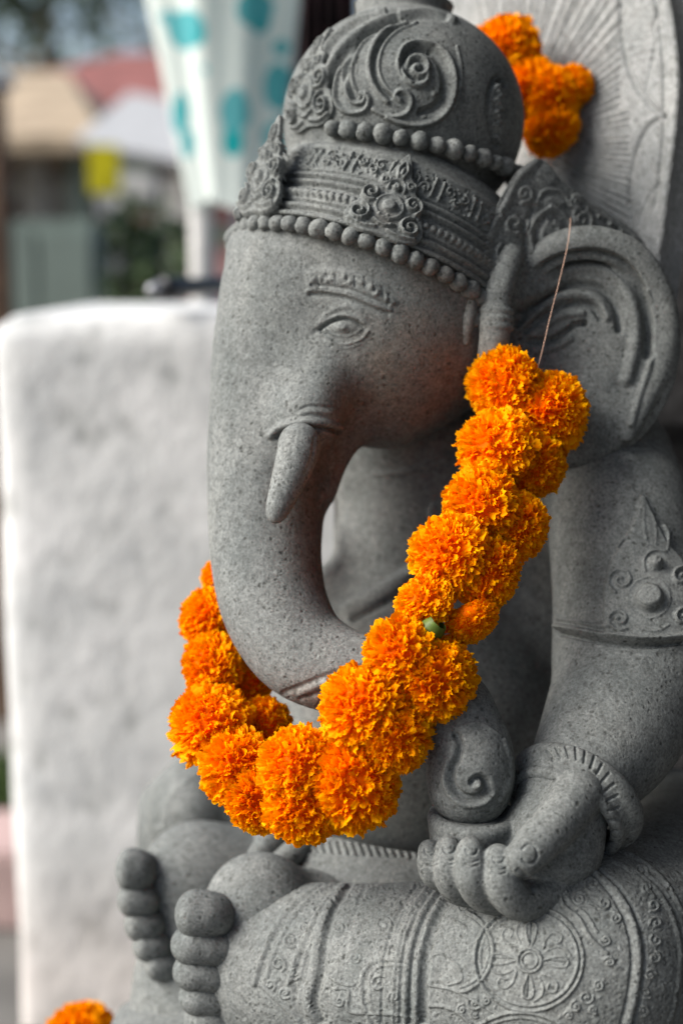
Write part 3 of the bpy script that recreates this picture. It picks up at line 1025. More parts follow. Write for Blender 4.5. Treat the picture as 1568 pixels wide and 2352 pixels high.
# rolls and scrolls of the dome
R.line(cc((1010, 112), (900, 92), (780, 112), (620, 160), (480, 235), (375, 330), (305, 450), (275, 560), (262, 720)), 8, -0.0036)
R.line(cc((1060, 128), (930, 80), (740, 88), (590, 128), (450, 205), (345, 300), (275, 420), (245, 540), (232, 690)), 8, 0.0024)
R.line(cc((700, 72), (560, 100), (410, 170), (300, 270), (235, 390), (208, 520)), 6, -0.0030)
R.line(cc((620, 68), (500, 98), (370, 160), (265, 260), (205, 370), (185, 470)), 6, 0.0020)
R.line(cc((560, 66), (430, 110), (310, 190), (225, 290), (180, 390)), 5, -0.0022)
R.line(cc((700, 118), (570, 170), (480, 240), (420, 330), (385, 430), (388, 530), (430, 620)), 7, -0.0032)
R.line(cc((660, 150), (560, 200), (470, 290), (425, 390), (412, 480), (440, 580), (470, 620)), 5, 0.0016)
R.line(cc((400, 440), (380, 530), (400, 620), (440, 660), (490, 650), (500, 610), (470, 600)), 5, 0.0024)
R.line(cc((330, 430), (305, 540), (310, 640), (360, 705), (430, 720), (500, 700), (525, 640), (505, 600)), 6, 0.0026)
R.line(cc((760, 128), (650, 170), (570, 260), (530, 360), (530, 470), (570, 570), (640, 650)), 6, 0.0022)
R.line(cc((790, 140), (680, 185), (600, 270), (560, 370), (562, 470), (600, 560), (660, 620)), 5, -0.0026)
R.line(cc((820, 145), (710, 195), (625, 280), (590, 380), (592, 470), (630, 550), (680, 600)), 4, 0.0012)
R.line(cc((555, 700), (620, 735), (700, 745), (770, 715), (795, 650), (775, 600), (725, 580), (690, 610), (720, 640)), 6, 0.0024)
R.line(cc((640, 750), (750, 790), (870, 795), (970, 755), (1040, 670), (1068, 560), (1058, 440), (1010, 345), (930, 288), (840, 275), (760, 300), (722, 370), (728, 450), (775, 520), (840, 545), (890, 515), (895, 460)), 7, 0.0030)
R.line(cc((930, 330), (985, 400), (1010, 500), (1000, 610), (940, 690), (860, 720)), 10, -0.0038)
R.line(cc((900, 320), (830, 305), (765, 335), (742, 400), (755, 470), (800, 510)), 9, -0.0038)
R.spiral(*cc((838, 440))[0], 36, 7, 0.0034, 1.4, 2.0, 1)
R.blob(*cc((940, 600))[0], 9, 9, 0.002, edge=0.8)
R.blob(*cc((870, 740))[0], 12, 8, 0.002, edge=0.8)
R.line(cc((1085, 300), (1110, 430), (1105, 580), (1060, 720)), 4, 0.0008)
# leaf stacks at the front and back of the dome
rl = np.random.default_rng(3)
for i in range(46):
    t = rl.random()
    x = 150 - 70 * (1 - t) + rl.normal() * 34 * (1.05 - t)
    y = 760 - 400 * t
    p = cc((x, y))[0]
    R.blob(p[0], p[1], 8 + 4 * rl.random(), 9 + 4 * rl.random(), 0.0022 * (1 if i % 3 else -0.8), rl.random() * 3, edge=0.8)
R.line(cc((160, 340), (175, 420), (190, 500), (215, 620), (245, 760)), 6, -0.0038)
for i in range(16):
    p = cc((1350 + 14 * math.sin(i * 2.1), 500 + i * 27))[0]
    R.blob(p[0], p[1], 9, 9, 0.0022, edge=0.8)
R.line(cc((1390, 540), (1340, 490), (1300, 560), (1285, 680), (1300, 800), (1330, 930)), 6, -0.003)
R.blob(*cc((1362, 515))[0], 11, 9, -0.006, edge=0.7)
# diadem: ridges follow its rings
def ring_uv(h, a0=-0.75, a1=2.9, n=60, out=0.0):
    pp = np.array([cone(a, h, out) for a in np.linspace(a0, a1, n)])
    return np.stack(image_uv(pp), 1)
for h, w, dp in ((0.0015, 5, 0.0018), (0.0052, 3.5, -0.0020), (0.0082, 5, 0.0016), (0.0112, 3.5, -0.0020), (0.0240, 3.5, -0.0020), (0.0268, 4.5, 0.0018),
                 (0.0298, 3.5, -0.0018), (0.0325, 4.5, 0.0014), (0.0352, 3, -0.0014), (0.0555, 5, 0.0012)):
    R.line(ring_uv(h), w, dp, smooth=1)
for i in range(76):                                   # little pearls of the middle row
    p = image_uv(cone(-0.7 + i * 0.0485, 0.0176)[None])
    R.blob(float(p[0][0]), float(p[1][0]), 11.5, 12.5, 0.0028, edge=0.75)
for i in range(60):                                   # fretted upper panel
    a = -0.7 + i * 0.062
    p = image_uv(cone(a, 0.0385)[None]); q = image_uv(cone(a + 0.01, 0.0520)[None])
    p = (float(p[0][0]), float(p[1][0])); q = (float(q[0][0]), float(q[1][0]))
    if i % 5 in (0, 1):
        R.line([p, q], 3.2, 0.0020, smooth=1)
    else:
        m_ = ((p[0] + q[0]) / 2, (p[1] + q[1]) / 2)
        R.spiral(m_[0], m_[1] + (8 if i % 2 else -8), 12, 3, 0.0018, 1.1, i, 1 if i % 2 else -1)
        R.blob(m_[0] + 5, m_[1] - (12 if i % 2 else -14), 5, 7, 0.0016, i, edge=0.8)
        if i % 5 == 3:
            R.blob(m_[0], m_[1], 4, 6, -0.002, i, edge=0.8)
rr_ = np.random.default_rng(11)
for i in range(260):                                  # chisel bites
    a, h = rr_.random() * 3.5 - 0.7, 0.037 + rr_.random() * 0.017
    p = image_uv(cone(a, h)[None])
    R.blob(float(p[0][0]), float(p[1][0]), 3 + 3 * rr_.random(), 3 + 3 * rr_.random(), 0.0011 * (1 if i % 2 else -1), edge=0.9)
P, Q = carve(P, Q, R, level=2, lim=0.1)
crown = part('crown', P, Q, STONE, statue)

def ball_data(name, r, seed, sx=1.0):
    """a hand-cut bead: not quite round, with a flat or two"""
    g = np.random.default_rng(seed)
    nu, nv = 18, 11
    V = [(0, 0, r)]
    for j in range(1, nv):
        ph = math.pi * j / nv
        for i in range(nu):
            t = 2 * math.pi * i / nu
            n = np.array([math.sin(ph) * math.cos(t), math.sin(ph) * math.sin(t), math.cos(ph)])
            V.append(tuple(n * r))
    V.append((0, 0, -r))
    V = np.array(V)
    for _ in range(5):
        n = nrm(g.normal(size=3))
        c = r * (0.86 + 0.1 * g.random())
        dd = V @ n - c
        V = V - np.outer(np.clip(dd, 0, None) * 0.8, n)
    V = V * (1 + 0.09 * g.normal(size=3))
    V = V * (1 + 0.05 * np.sin(V @ g.normal(size=3) * 4 + g.random() * 6))[:, None]
    F = []
    for i in range(nu):
        F.append((0, 1 + i, 1 + (i + 1) % nu))
        F.append((len(V) - 1, 1 + (nv - 2) * nu + (i + 1) % nu, 1 + (nv - 2) * nu + i))
    for j in range(nv - 2):
        for i in range(nu):
            a = 1 + j * nu
            F.append((a + i, a + nu + i, a + nu + (i + 1) % nu, a + (i + 1) % nu))
    return mesh_data(name, V, F, STONE)

bead_meshes = [ball_data('bead', 1.0, s_) for s_ in range(5)]
crown_off = np.array(parent_loc(crown))
def bead(p3, r, i):
    o = bpy.data.objects.new('bead', bead_meshes[i % 5])
    o.parent = crown
    o.location = Vector(to_world(p3)[0] - crown_off)
    o.scale = (r, r, r)
    o.rotation_euler = (i * 1.3, i * 2.1, i * 0.7)
    link(o)
n_ = 54
for i in range(n_):                                   # pearls under the diadem
    a = -0.85 + i * 0.108
    if a > 3.3:
        break
    bead(cone(a, -0.0055, -0.0035), 0.0058 + 0.0004 * math.sin(i * 5), i)
# pearls round the foot of the dome
DC = V3(920, 362, .988)
DX = nrm(np.cross(DA, np.cross(np.array([-1.0, 0, 0]), DA)))
DY = nrm(np.cross(DA, DX))
if DY[2] > 0:
    DY = -DY
for i in range(26):
    a = 0.95 + i * 0.145
    if a > 3.3:
        break
    bead(DC + 0.0822 * (DX * math.cos(a) + DY * math.sin(a)), 0.0060 + 0.0006 * math.sin(i * 3), i)

# ---- leaf medallions fixed on the diadem
def plate(name, S, outline, rel, thick, step, parent, edge, sink=0.004, smooth_pts=4):
    """a carved plate over a surface S(x, y) -> (point, normal), outline and relief in the same units"""
    O = crom(outline, smooth_pts, True)[:-1]
    x0, y0 = O.min(0) - edge
    x1, y1 = O.max(0) + edge
    xs, ys = np.arange(x0, x1 + step, step), np.arange(y0, y1 + step, step)
    X, Y = np.meshgrid(xs, ys, indexing='ij')
    X, Y = X.ravel(), Y.ravel()
    inside = np.zeros(len(X), bool)
    dist = np.full(len(X), 1e9)
    m = len(O)
    for i in range(m):
        a, b = O[i], O[(i + 1) % m]
        if a[1] != b[1]:
            inside ^= ((a[1] > Y) != (b[1] > Y)) & (X < (b[0] - a[0]) * (Y - a[1]) / (b[1] - a[1]) + a[0])
        ab = b - a
        t = np.clip(((X - a[0]) * ab[0] + (Y - a[1]) * ab[1]) / (ab @ ab + 1e-9), 0, 1)
        dist = np.minimum(dist, np.hypot(X - a[0] - t * ab[0], Y - a[1] - t * ab[1]))
    sd = np.where(inside, dist, -dist)
    t = np.clip((sd + edge) / edge, 0, 1)
    hgt = (thick + sink) * np.sqrt(1 - (1 - t) ** 2) - sink + rel(X, Y) * (t > 0.6)
    PP, NN = S(X, Y)
    V = PP + NN * hgt[:, None]
    nx, ny = len(xs), len(ys)
    keep = (sd > -edge).reshape(nx, ny)
    idx = np.arange(nx * ny).reshape(nx, ny)
    cell = keep[:-1, :-1] & keep[1:, :-1] & keep[1:, 1:] & keep[:-1, 1:]
    q = np.stack([idx[:-1, :-1][cell], idx[1:, :-1][cell], idx[1:, 1:][cell], idx[:-1, 1:][cell]], 1)
    used = np.unique(q)
    mp = np.full(len(V), -1)
    mp[used] = np.arange(len(used))
    V, q = V[used], mp[q]
    fn = np.cross(V[q[0, 2]] - V[q[0, 0]], V[q[0, 3]] - V[q[0, 1]])
    if fn @ NN[used][q[0, 0]] < 0:
        q = q[:, ::-1]
    return part(name, V, q, STONE, parent)

def leaf_relief():
    """tenths of a millimetre: x -230..230, y 0 (foot) .. 540 (tip)"""
    r = Relief(-260, -40, 260, 600, 0.6)
    r.blob(0, 170, 88, 88, 0.0014, edge=0.2)
    r.line([(82 * math.cos(t), 170 + 82 * math.sin(t)) for t in np.linspace(0, 6.283, 26)], 13, 0.0022, smooth=1)
    r.blob(0, 170, 52, 52, 0.0030, edge=0.5)
    r.blob(0, 315, 36, 40, 0.0034, edge=0.7)
    r.line([(-52, 300), (-44, 350), (0, 372), (44, 350), (52, 300)], 10, 0.0020)
    for s_ in (-1, 1):
        r.spiral(s_ * 158, 78, 66, 12, 0.0036, 1.5, 1.5, s_)
        r.spiral(s_ * 132, 232, 60, 11, 0.0034, 1.5, -1.0, s_)
        r.spiral(s_ * 84, 350, 32, 8, 0.0024, 1.2, 0.5, s_)
        r.line([(s_ * 18, 400), (s_ * 30, 450), (s_ * 12, 500)], 10, 0.0022)
        r.line([(s_ * 200, 20), (s_ * 120, -2), (s_ * 40, 12)], 12, 0.0022)
    r.blob(0, 430, 20, 50, 0.0026, edge=0.8)
    r.line([(-60, 60), (0, 36), (60, 60)], 11, 0.0024)
    g = np.random.default_rng(2)
    for i in range(40):
        r.blob(g.uniform(-200, 200), g.uniform(0, 500), 12, 12, 0.0009 * (1 if i % 2 else -1), edge=0.9)
    return r
LEAF = [(-215, 10), (-240, 70), (-215, 140), (-190, 160), (-195, 240), (-170, 290), (-120, 320), (-118, 380), (-70, 410), (-50, 470),
        (-12, 560), (12, 560), (50, 470), (70, 410), (118, 380), (120, 320), (170, 290), (195, 240), (190, 160), (215, 140), (240, 70), (215, 10), (120, -30), (0, -20), (-120, -30)]
LREL = leaf_relief()
def cone_surface(a0, lift=0.0, ys=1.0, xs=1.0, lean=None):
    def S(x, y):
        h = y * 1e-4 * ys + 0.001
        R_ = 0.1035 - (0.1035 - 0.091) * h / 0.056
        R_ = R_ + np.clip(h - 0.05, 0, 1) * 0.10 + lift
        if lean is not None:
            R_ = 0.1035 + lift + h * lean
        a = a0 + x * 1e-4 * xs / 0.100
        n = CX * np.cos(a)[:, None] + CY * np.sin(a)[:, None]
        return RC + CA * h[:, None] + n * R_[:, None], n + CA * 0.25
    return S
# angle on the diadem at which a thing shows at image column u
def ang_at(u, lo_=-0.6, hi_=2.4):
    for a in np.linspace(lo_, hi_, 400):
        if float(image_uv(cone(a, 0.02)[None])[0][0]) > u:
            return a
    return hi_
a_side = ang_at(893, 0.2)
plate('medallion', cone_surface(a_side), LEAF, LREL, 0.0040, 4.5, crown, 14)
plate('medallion', cone_surface(0.04, 0.000, 1.10, 0.85, 0.10), LEAF, LREL, 0.0060, 4.5, crown, 14)
plate('medallion', cone_surface(a_side + 1.9), LEAF, LREL, 0.0040, 9, crown, 14)

def dome_surface(dx, dz, xs, ys, lift):
    c = V3(925, 282, .988)
    f = nrm((dx, 0.0, dz)); s2_ = nrm(np.cross((0, 1, 0), f))
    def S(x, y):
        h = y * 1e-4 * ys - 0.014
        R_ = 0.0835 * np.sqrt(np.clip(1 - (h / 0.077) ** 2, 0.05, 1)) + lift
        a = x * 1e-4 * xs / 0.08
        n = f * np.cos(a)[:, None] + s2_ * np.sin(a)[:, None]
        nn = n * 0.9 + np.array([0, 1, 0]) * (h / 0.09)[:, None]
        return c + np.array([0, 1, 0]) * h[:, None] + n * R_[:, None], nn
    return S
plate('crest', dome_surface(-0.78, -0.63, 0.95, 1.12, -0.001), LEAF, LREL, 0.0035, 4.5, crown, 14)

# ---- the leaf-shaped guard between crown and ear
def guard_S(u, v):
    d = .925 + (u - 1110) * 0.00016 + (v - 540) * (-0.00002)
    Pp = np.stack([(u - 784) * K * d, -(v - 1176) * K * d, d], 1)
    n = nrm((-0.30, 0.22, -1.0))
    return Pp, np.repeat(n[None], len(u), 0)
G = Relief(1080, 360, 1500, 720)
G.blob(1272, 556, 36, 44, 0.003, edge=0.5)
G.line([(1232, 600), (1226, 545), (1250, 505), (1285, 500), (1315, 530), (1322, 590)], 6, 0.0026)
G.line([(1215, 610), (1208, 545), (1228, 490)], 6, -0.003)
G.blob(1275, 482, 34, 22, 0.002, edge=0.6)
G.line([(1240, 480), (1255, 455), (1290, 455), (1312, 480)], 5, 0.002)
G.blob(1262, 420, 30, 34, 0.0016, edge=0.5)
for (u, v, r, c) in ((1190, 530, 28, 1), (1172, 600, 26, -1), (1148, 655, 22, 1), (1212, 462, 20, -1), (1345, 520, 26, -1), (1370, 565, 22, 1), (1330, 478, 18, 1), (1410, 560, 16, -1)):
    G.spiral(u, v, r, 6, 0.0030, 1.3, u * 0.1, c)
G.line([(1238, 390), (1200, 425), (1172, 480), (1140, 540), (1124, 600), (1118, 680)], 9, 0.0022)
G.line([(1345, 470), (1325, 500), (1330, 545)], 5, 0.0022)
for i in range(12):
    G.blob(1315 + i * 13, 470 + i * 8.5, 7, 7, 0.003 if i % 2 else -0.002, edge=0.8)
g_ = np.random.default_rng(5)
for i in range(70):
    t = g_.random()
    G.blob(1150 + 220 * t, 470 + 200 * g_.random(), 6, 6, 0.0014 * (1 if i % 2 else -1), edge=0.9)
plate('ear_guard', guard_S, [(1240, 380), (1262, 392), (1290, 428), (1320, 452), (1345, 470), (1385, 498), (1420, 520), (1462, 548), (1470, 600),
                             (1300, 660), (1200, 700), (1150, 720), (1108, 700), (1106, 660), (1116, 610), (1122, 560), (1138, 520), (1150, 480), (1172, 440), (1190, 412), (1214, 392)],
      G, 0.010, 2.2, crown, 7, sink=0.012, smooth_pts=3)
# ---- hanging tassel in front of the ear
TS = Solid(np.array([0.075, 0.085, 0.86]), np.array([0.145, 0.19, 0.99]), 0.0010)
TS.tube([(1172, 590, .926, 30), (1154, 640, .917, 32), (1140, 690, .913, 34), (1136, 760, .913, 36), (1130, 815, .915, 34), (1120, 850, .918, 26)], 0.0)
for v in (716, 734, 752):
    TS.ring((1139, v, .9135), (0.05, 1, 0), 0.0094, 0.0022, 0.001)
TS.tube([(1092, 850, .925, 12), (1098, 838, .92, 12), (1112, 836, .915, 12), (1122, 850, .912, 10)], 0.002)
P, Q = TS.mesh()
part('ear_tassel', laplace(P, Q, 1), Q, STONE, statue)
TS = Solid(np.array([0.07, 0.10, 0.87]), np.array([0.11, 0.165, 0.96]), 0.0011)
TS.tube([(1085, 665, .915, 14), (1080, 700, .912, 17), (1074, 740, .911, 15), (1070, 785, .914, 10)], 0.0)
TS.tube([(1094, 690, .915, 14), (1092, 740, .914, 13)], 0.001)
P, Q = TS.mesh()
part('side_lock', laplace(P, Q, 1), Q, STONE, statue)

# ================================================================== HALO SLAB BEHIND THE HEAD
HN = nrm((-0.70, 0.14, -0.70))            # its face
hx = nrm(np.cross(UPV, HN))
if hx[0] < 0:
    hx = -hx
hy = nrm(np.cross(HN, hx))
if hy[1] < 0:
    hy = -hy
HC = V3(1190, 230, 1.105)                 # its middle
# outline on the slab's own plane, cast from the image pixels of its visible edge
def on_slab(u, v):
    ray = V3(u, v, 1.0)
    t = (HC @ HN) / (ray @ HN)
    p = ray * t - HC
    return p @ hx, p @ hy
def slab_mesh():
    edge_uv = [(1495, -160), (1522, -60), (1542, 30), (1552, 110), (1556, 190), (1550, 280), (1540, 370), (1527, 470), (1515, 560), (1500, 660), (1470, 800), (1440, 1000), (1430, 1150)]
    right = np.array([on_slab(u, v) for u, v in edge_uv])
    xm = right[:, 0].max()
    left = np.stack([-(right[:, 0]) * 1.0 - 0.0, right[:, 1]], 1)[::-1]
    top = [(x, right[0, 1] + 0.05 * math.cos(x / right[0, 0] * math.pi / 2)) for x in np.linspace(left[-1, 0], right[0, 0], 14)[1:-1]]
    ring = np.concatenate([crom(right, 4), crom(left, 4), np.array(top)])
    return ring
SR = slab_mesh()
def slab_plate():
    step = 0.0011
    m = len(SR)
    x0, y0 = SR.min(0) - 0.002
    x1, y1 = SR.max(0) + 0.002
    # the part in the photograph's reach gets the fine engraving, spacing even over the face
    xs, ys = np.arange(x0, x1, step), np.arange(y0, y1, step)
    X, Y = np.meshgrid(xs, ys, indexing='ij')
    Xr, Yr = X.ravel(), Y.ravel()
    inside = np.zeros(len(Xr), bool); dist = np.full(len(Xr), 1e9)
    for i in range(m):
        a, b = SR[i], SR[(i + 1) % m]
        if a[1] != b[1]:
            inside ^= ((a[1] > Yr) != (b[1] > Yr)) & (Xr < (b[0] - a[0]) * (Yr - a[1]) / (b[1] - a[1]) + a[0])
        ab = b - a
        t = np.clip(((Xr - a[0]) * ab[0] + (Yr - a[1]) * ab[1]) / (ab @ ab + 1e-12), 0, 1)
        dist = np.minimum(dist, np.hypot(Xr - a[0] - t * ab[0], Yr - a[1] - t * ab[1]))
    sd = np.where(inside, dist, -dist)
    Pp = HC + Xr[:, None] * hx + Yr[:, None] * hy
    u, v = image_uv(Pp)
    H_ = Relief(1000, -60, 1600, 720)
    # border line, wave of petals, rays
    H_.line([(1490, -60), (1506, 20), (1518, 110), (1522, 200), (1522, 300), (1512, 400), (1500, 480)], 4, -0.0026)
    H_.line([(1420, -40), (1424, 40), (1430, 110), (1450, 180), (1490, 240), (1522, 266)], 5, -0.0032)
    H_.line([(1522, 266), (1488, 290), (1462, 340), (1444, 420), (1446, 480), (1458, 540), (1490, 600)], 5, -0.0030)
    H_.line([(1522, -20), (1500, 60), (1506, 90), (1494, 150), (1480, 215)], 3, -0.0016)
    H_.line([(1470, 350), (1500, 400), (1510, 420)], 3, -0.0018)
    H_.line([(1510, 420), (1480, 470), (1462, 520)], 3, -0.0018)
    for i in range(5):
        H_.line([(1432 + 6 * i, 100 + 16 * i), (1470 + 4 * i, 92 + 16 * i), (1500, 84 + 18 * i)], 2.2, -0.0010)
    gg = np.random.default_rng(8)
    cx, cy = 1165, 330
    for i in range(58):
        a = -1.75 + i * 0.050 + gg.normal() * 0.008
        ca, sa = math.cos(a), math.sin(a)
        r1 = 300 if sa > -0.3 else 300 + 120 * (-sa)
        # stop at the wave border
        for rr in np.arange(140, 420, 4):
            if cx + rr * ca > 1428 - 8 + 0.0 * sa and cy + rr * sa < 250 or cx + rr * ca > 1440 and cy + rr * sa >= 250:
                r1 = rr
                break
        r0 = 60 + 60 * gg.random()
        H_.line([(cx + r0 * ca, cy + r0 * sa), (cx + (r0 + r1) / 2 * ca, cy + (r0 + r1) / 2 * sa + 3), (cx + r1 * ca, cy + r1 * sa)], 2.4, -0.0026 - 0.001 * gg.random(), smooth=3)
    rel = H_(u, v)
    off = 0.0025 * np.clip(1 - (sd / 0.018), 0, 1) * 0 + rel
    bev = -0.002 * np.clip(1 - sd / 0.002, 0, 1) ** 2
    V = Pp + HN * (off + bev)[:, None]
    nx, ny = X.shape
    idx = np.arange(nx * ny).reshape(nx, ny)
    k_ = (sd > -step * 0.5).reshape(nx, ny)
    cell = k_[:-1, :-1] & k_[1:, :-1] & k_[1:, 1:] & k_[:-1, 1:]
    q = np.stack([idx[:-1, :-1][cell], idx[1:, :-1][cell], idx[1:, 1:][cell], idx[:-1, 1:][cell]], 1)
    used = np.unique(q)
    mp = np.full(len(V), -1); mp[used] = np.arange(len(used))
    V, q = V[used], mp[q]
    fn = np.cross(V[q[0, 2]] - V[q[0, 0]], V[q[0, 3]] - V[q[0, 1]])
    if fn @ HN < 0:
        q = q[:, ::-1]
    n1 = len(V)
    # rim and back
    th = 0.030
    ring = HC + SR[:, :1] * hx + SR[:, 1:] * hy
    f_ = [ring - HN * 0.0015, ring - HN * th]
    V = np.concatenate([V] + f_)
    F = [tuple(x) for x in q]
    a0, b0 = n1, n1 + m
    for i in range(m):
        j = (i + 1) % m
        F.append((a0 + i, b0 + i, b0 + j, a0 + j))
    F.append(tuple(b0 + i for i in range(m)))
    return V, F
V_, F_ = slab_plate()
halo = part('halo_slab', V_, F_, PALE_STONE, statue)

# ================================================================== MARIGOLDS
def petal_material():
    m, nt, b = new_mat("marigold_petal")
    L = nt.links
    at = nd(nt, 'ShaderNodeAttribute', attribute_name='petal')
    sp = nd(nt, 'ShaderNodeSeparateColor')
    L.new(at.outputs['Color'], sp.inputs[0])
    col = ramp(nt, sp.outputs[0], [(0.0, (0.99, 0.19, 0.000)), (0.45, (1.0, 0.315, 0.000)), (0.85, (1.0, 0.43, 0.000)), (1.0, (1.0, 0.52, 0.001))])
    hue = nd(nt, 'ShaderNodeHueSaturation')
    L.new(col, hue.inputs['Color'])
    mr = nd(nt, 'ShaderNodeMapRange')
    L.new(sp.outputs[1], mr.inputs[0])
    mr.inputs['To Min'].default_value = 0.488
    mr.inputs['To Max'].default_value = 0.512
    oi = nd(nt, 'ShaderNodeObjectInfo')
    hs2 = nd(nt, 'ShaderNodeMapRange')
    L.new(oi.outputs['Random'], hs2.inputs[0])
    hs2.inputs['To Min'].default_value = 0.93
    hs2.inputs['To Max'].default_value = 1.0
    L.new(hs2.outputs[0], hue.inputs['Value'])
    L.new(mr.outputs[0], hue.inputs['Hue'])
    L.new(hue.outputs[0], b.inputs['Base Color'])
    b.inputs['Roughness'].default_value = 0.55
    b.inputs['Specular IOR Level'].default_value = 0.04
    tr = nd(nt, 'ShaderNodeBsdfTranslucent')
    L.new(mix(nt, 1.0, hue.outputs[0], (1.0, 0.62, 0.4, 1), 'MULTIPLY'), tr.inputs['Color'])
    mx = nd(nt, 'ShaderNodeMixShader')
    mx.inputs[0].default_value = 0.45
    L.new(b.outputs[0], mx.inputs[1])
    L.new(tr.outputs[0], mx.inputs[2])
    out = nt.nodes['Material Output']
    L.new(mx.outputs[0], out.inputs['Surface'])
    return m

def simple_mat(name, col, rough=0.7, noise=None, spec=0.3, amount=0.35, metal=0.0, bump=0.0):
    m, nt, b = new_mat(name)
    if noise:
        geo = nd(nt, 'ShaderNodeNewGeometry')
        t = nd(nt, 'ShaderNodeTexNoise', i_Scale=noise, i_Detail=5.0, i_Roughness=0.6)
        nt.links.new(geo.outputs['Position'], t.inputs['Vector'])
        lo_ = tuple(c * (1 - amount) for c in col)
        hi_ = tuple(min(1, c * (1 + amount)) for c in col)
        nt.links.new(ramp(nt, t.outputs[0], [(0.32, lo_), (0.68, hi_)]), b.inputs['Base Color'])
        if bump:
            bp = nd(nt, 'ShaderNodeBump', i_Strength=0.6, i_Distance=bump)
            nt.links.new(t.outputs[0], bp.inputs['Height'])
            nt.links.new(bp.outputs[0], b.inputs['Normal'])
    else:
        b.inputs['Base Color'].default_value = (*col, 1)
    b.inputs['Roughness'].default_value = rough
    b.inputs['Specular IOR Level'].default_value = spec
    b.inputs['Metallic'].default_value = metal
    return m

PETAL = petal_material()
CALYX = simple_mat("green_calyx", (0.065, 0.105, 0.010), 0.5, 300, amount=0.4)
THREAD = simple_mat("cotton_thread", (0.55, 0.36, 0.27), 0.8)

def marigold_data(seed, n=600, oblate=0.78, loose=0.0):
    g = np.random.default_rng(seed)
    V, F, A = [], [], []
    nl, nw = 4, 8
    lump = g.normal(size=(7, 3)); lump /= np.linalg.norm(lump, axis=1)[:, None]
    la = g.uniform(-0.10, 0.09, 7)
    for i in range(n):
        z = 1 - (i + 0.5) / n * 1.72
        ph = i * 2.39996 + g.normal() * 0.12
        r_ = math.sqrt(max(0, 1 - z * z))
        nn = nrm(np.array([r_ * math.cos(ph), r_ * math.sin(ph), z]) + g.normal(size=3) * 0.05)
        R = 0.97 + 0.04 * g.normal() + float((la * np.clip(lump @ nn, 0, 1) ** 3).sum()) * 1.6
        if g.random() < 0.06 + loose:
            R += 0.10 * g.random()
        t = nrm(np.cross(nn, g.normal(size=3)))
        b = np.cross(nn, t)
        w = g.uniform(0.09, 0.17) * (1.0 if z < 0.8 else 0.75)
        cup = g.uniform(-0.5, 0.9) * w
        amp = g.uniform(0.018, 0.045)
        fr = g.uniform(9, 16)
        p0 = g.uniform(0, 6.28)
        bend = g.uniform(-0.05, 0.16)
        tw = g.normal() * 0.5
        base = len(V)
        hue = g.random()
        for j in range(nl):
            s = j / (nl - 1)
            rad = 0.62 + (R - 0.62) * s
            ws = w * (0.35 + 0.65 * s ** 0.8)
            ca, sa = math.cos(tw * s), math.sin(tw * s)
            tt, bb = t * ca + b * sa, -t * sa + b * ca
            for k_ in range(nw):
                x = (k_ / (nw - 1)) * 2 - 1
                ruffle = amp * math.sin(fr * x + p0) * s ** 1.5
                edge = 0.030 * math.sin(fr * 2.1 * x + p0 * 2) * (s ** 3) + 0.012 * g.normal() * (s ** 3)
                p = nn * (rad - 0.10 * x * x * s + edge) + tt * (x * ws) + bb * (cup * (x * x - 0.3) * s + ruffle + bend * s * s)
                V.append((p[0], p[1], p[2] * oblate))
                A.append((min(1, max(0, s * 0.9 + 0.1 * g.random())), hue, 0, 1))
        for j in range(nl - 1):
            for k_ in range(nw - 1):
                a = base + j * nw + k_
                F.append((a, a + 1, a + nw + 1, a + nw))
    # heart that closes the middle
    base = len(V)
    nu, nv = 14, 8
    for j in range(nv + 1):
        for i in range(nu):
            th, ph = math.pi * j / nv, 2 * math.pi * i / nu
            p = 0.76 * np.array([math.sin(th) * math.cos(ph), math.sin(th) * math.sin(ph), math.cos(th)])
            V.append((p[0], p[1], p[2] * oblate)); A.append((0.05, 0.5, 0, 1))
    for j in range(nv):
        for i in range(nu):
            a, b2 = base + j * nu + i, base + j * nu + (i + 1) % nu
            F.append((a, a + nu, b2 + nu, b2))
    me = mesh_data('marigold_bloom', V, np.array(F), PETAL, True)
    ca_ = me.color_attributes.new('petal', 'FLOAT_COLOR', 'POINT')
    ca_.data.foreach_set('color', np.array(A, np.float32).ravel())
    return me

BLOOMS = [marigold_data(100 + i, n=560 + 20 * i) for i in range(6)]

def basis(axis_w, spin=0.0):
    """rotation that takes +Z to a world direction"""
    q = Vector(axis_w).normalized().to_track_quat('Z', 'Y')
    return (q.to_matrix() @ Matrix.Rotation(spin, 3, 'Z')).to_euler()

def calyx_data():
    prof = [(0.02, -0.95), (0.10, -0.93), (0.13, -0.80), (0.20, -0.66), (0.27, -0.45), (0.29, -0.25), (0.22, -0.05)]
    V, F = [], []
    n = 16
    for (r, z) in prof:
        for i in range(n):
            rr = r * (1 + 0.06 * (1 if i % 2 else -1))
            V.append((rr * math.cos(2 * math.pi * i / n), rr * math.sin(2 * math.pi * i / n), z))
    for j in range(len(prof) - 1):
        for i in range(n):
            F.append((j * n + i, j * n + (i + 1) % n, (j + 1) * n + (i + 1) % n, (j + 1) * n + i))
    F.append(tuple(range(n))[::-1])
    return mesh_data('calyx', V, F, CALYX)
CAL = calyx_data()

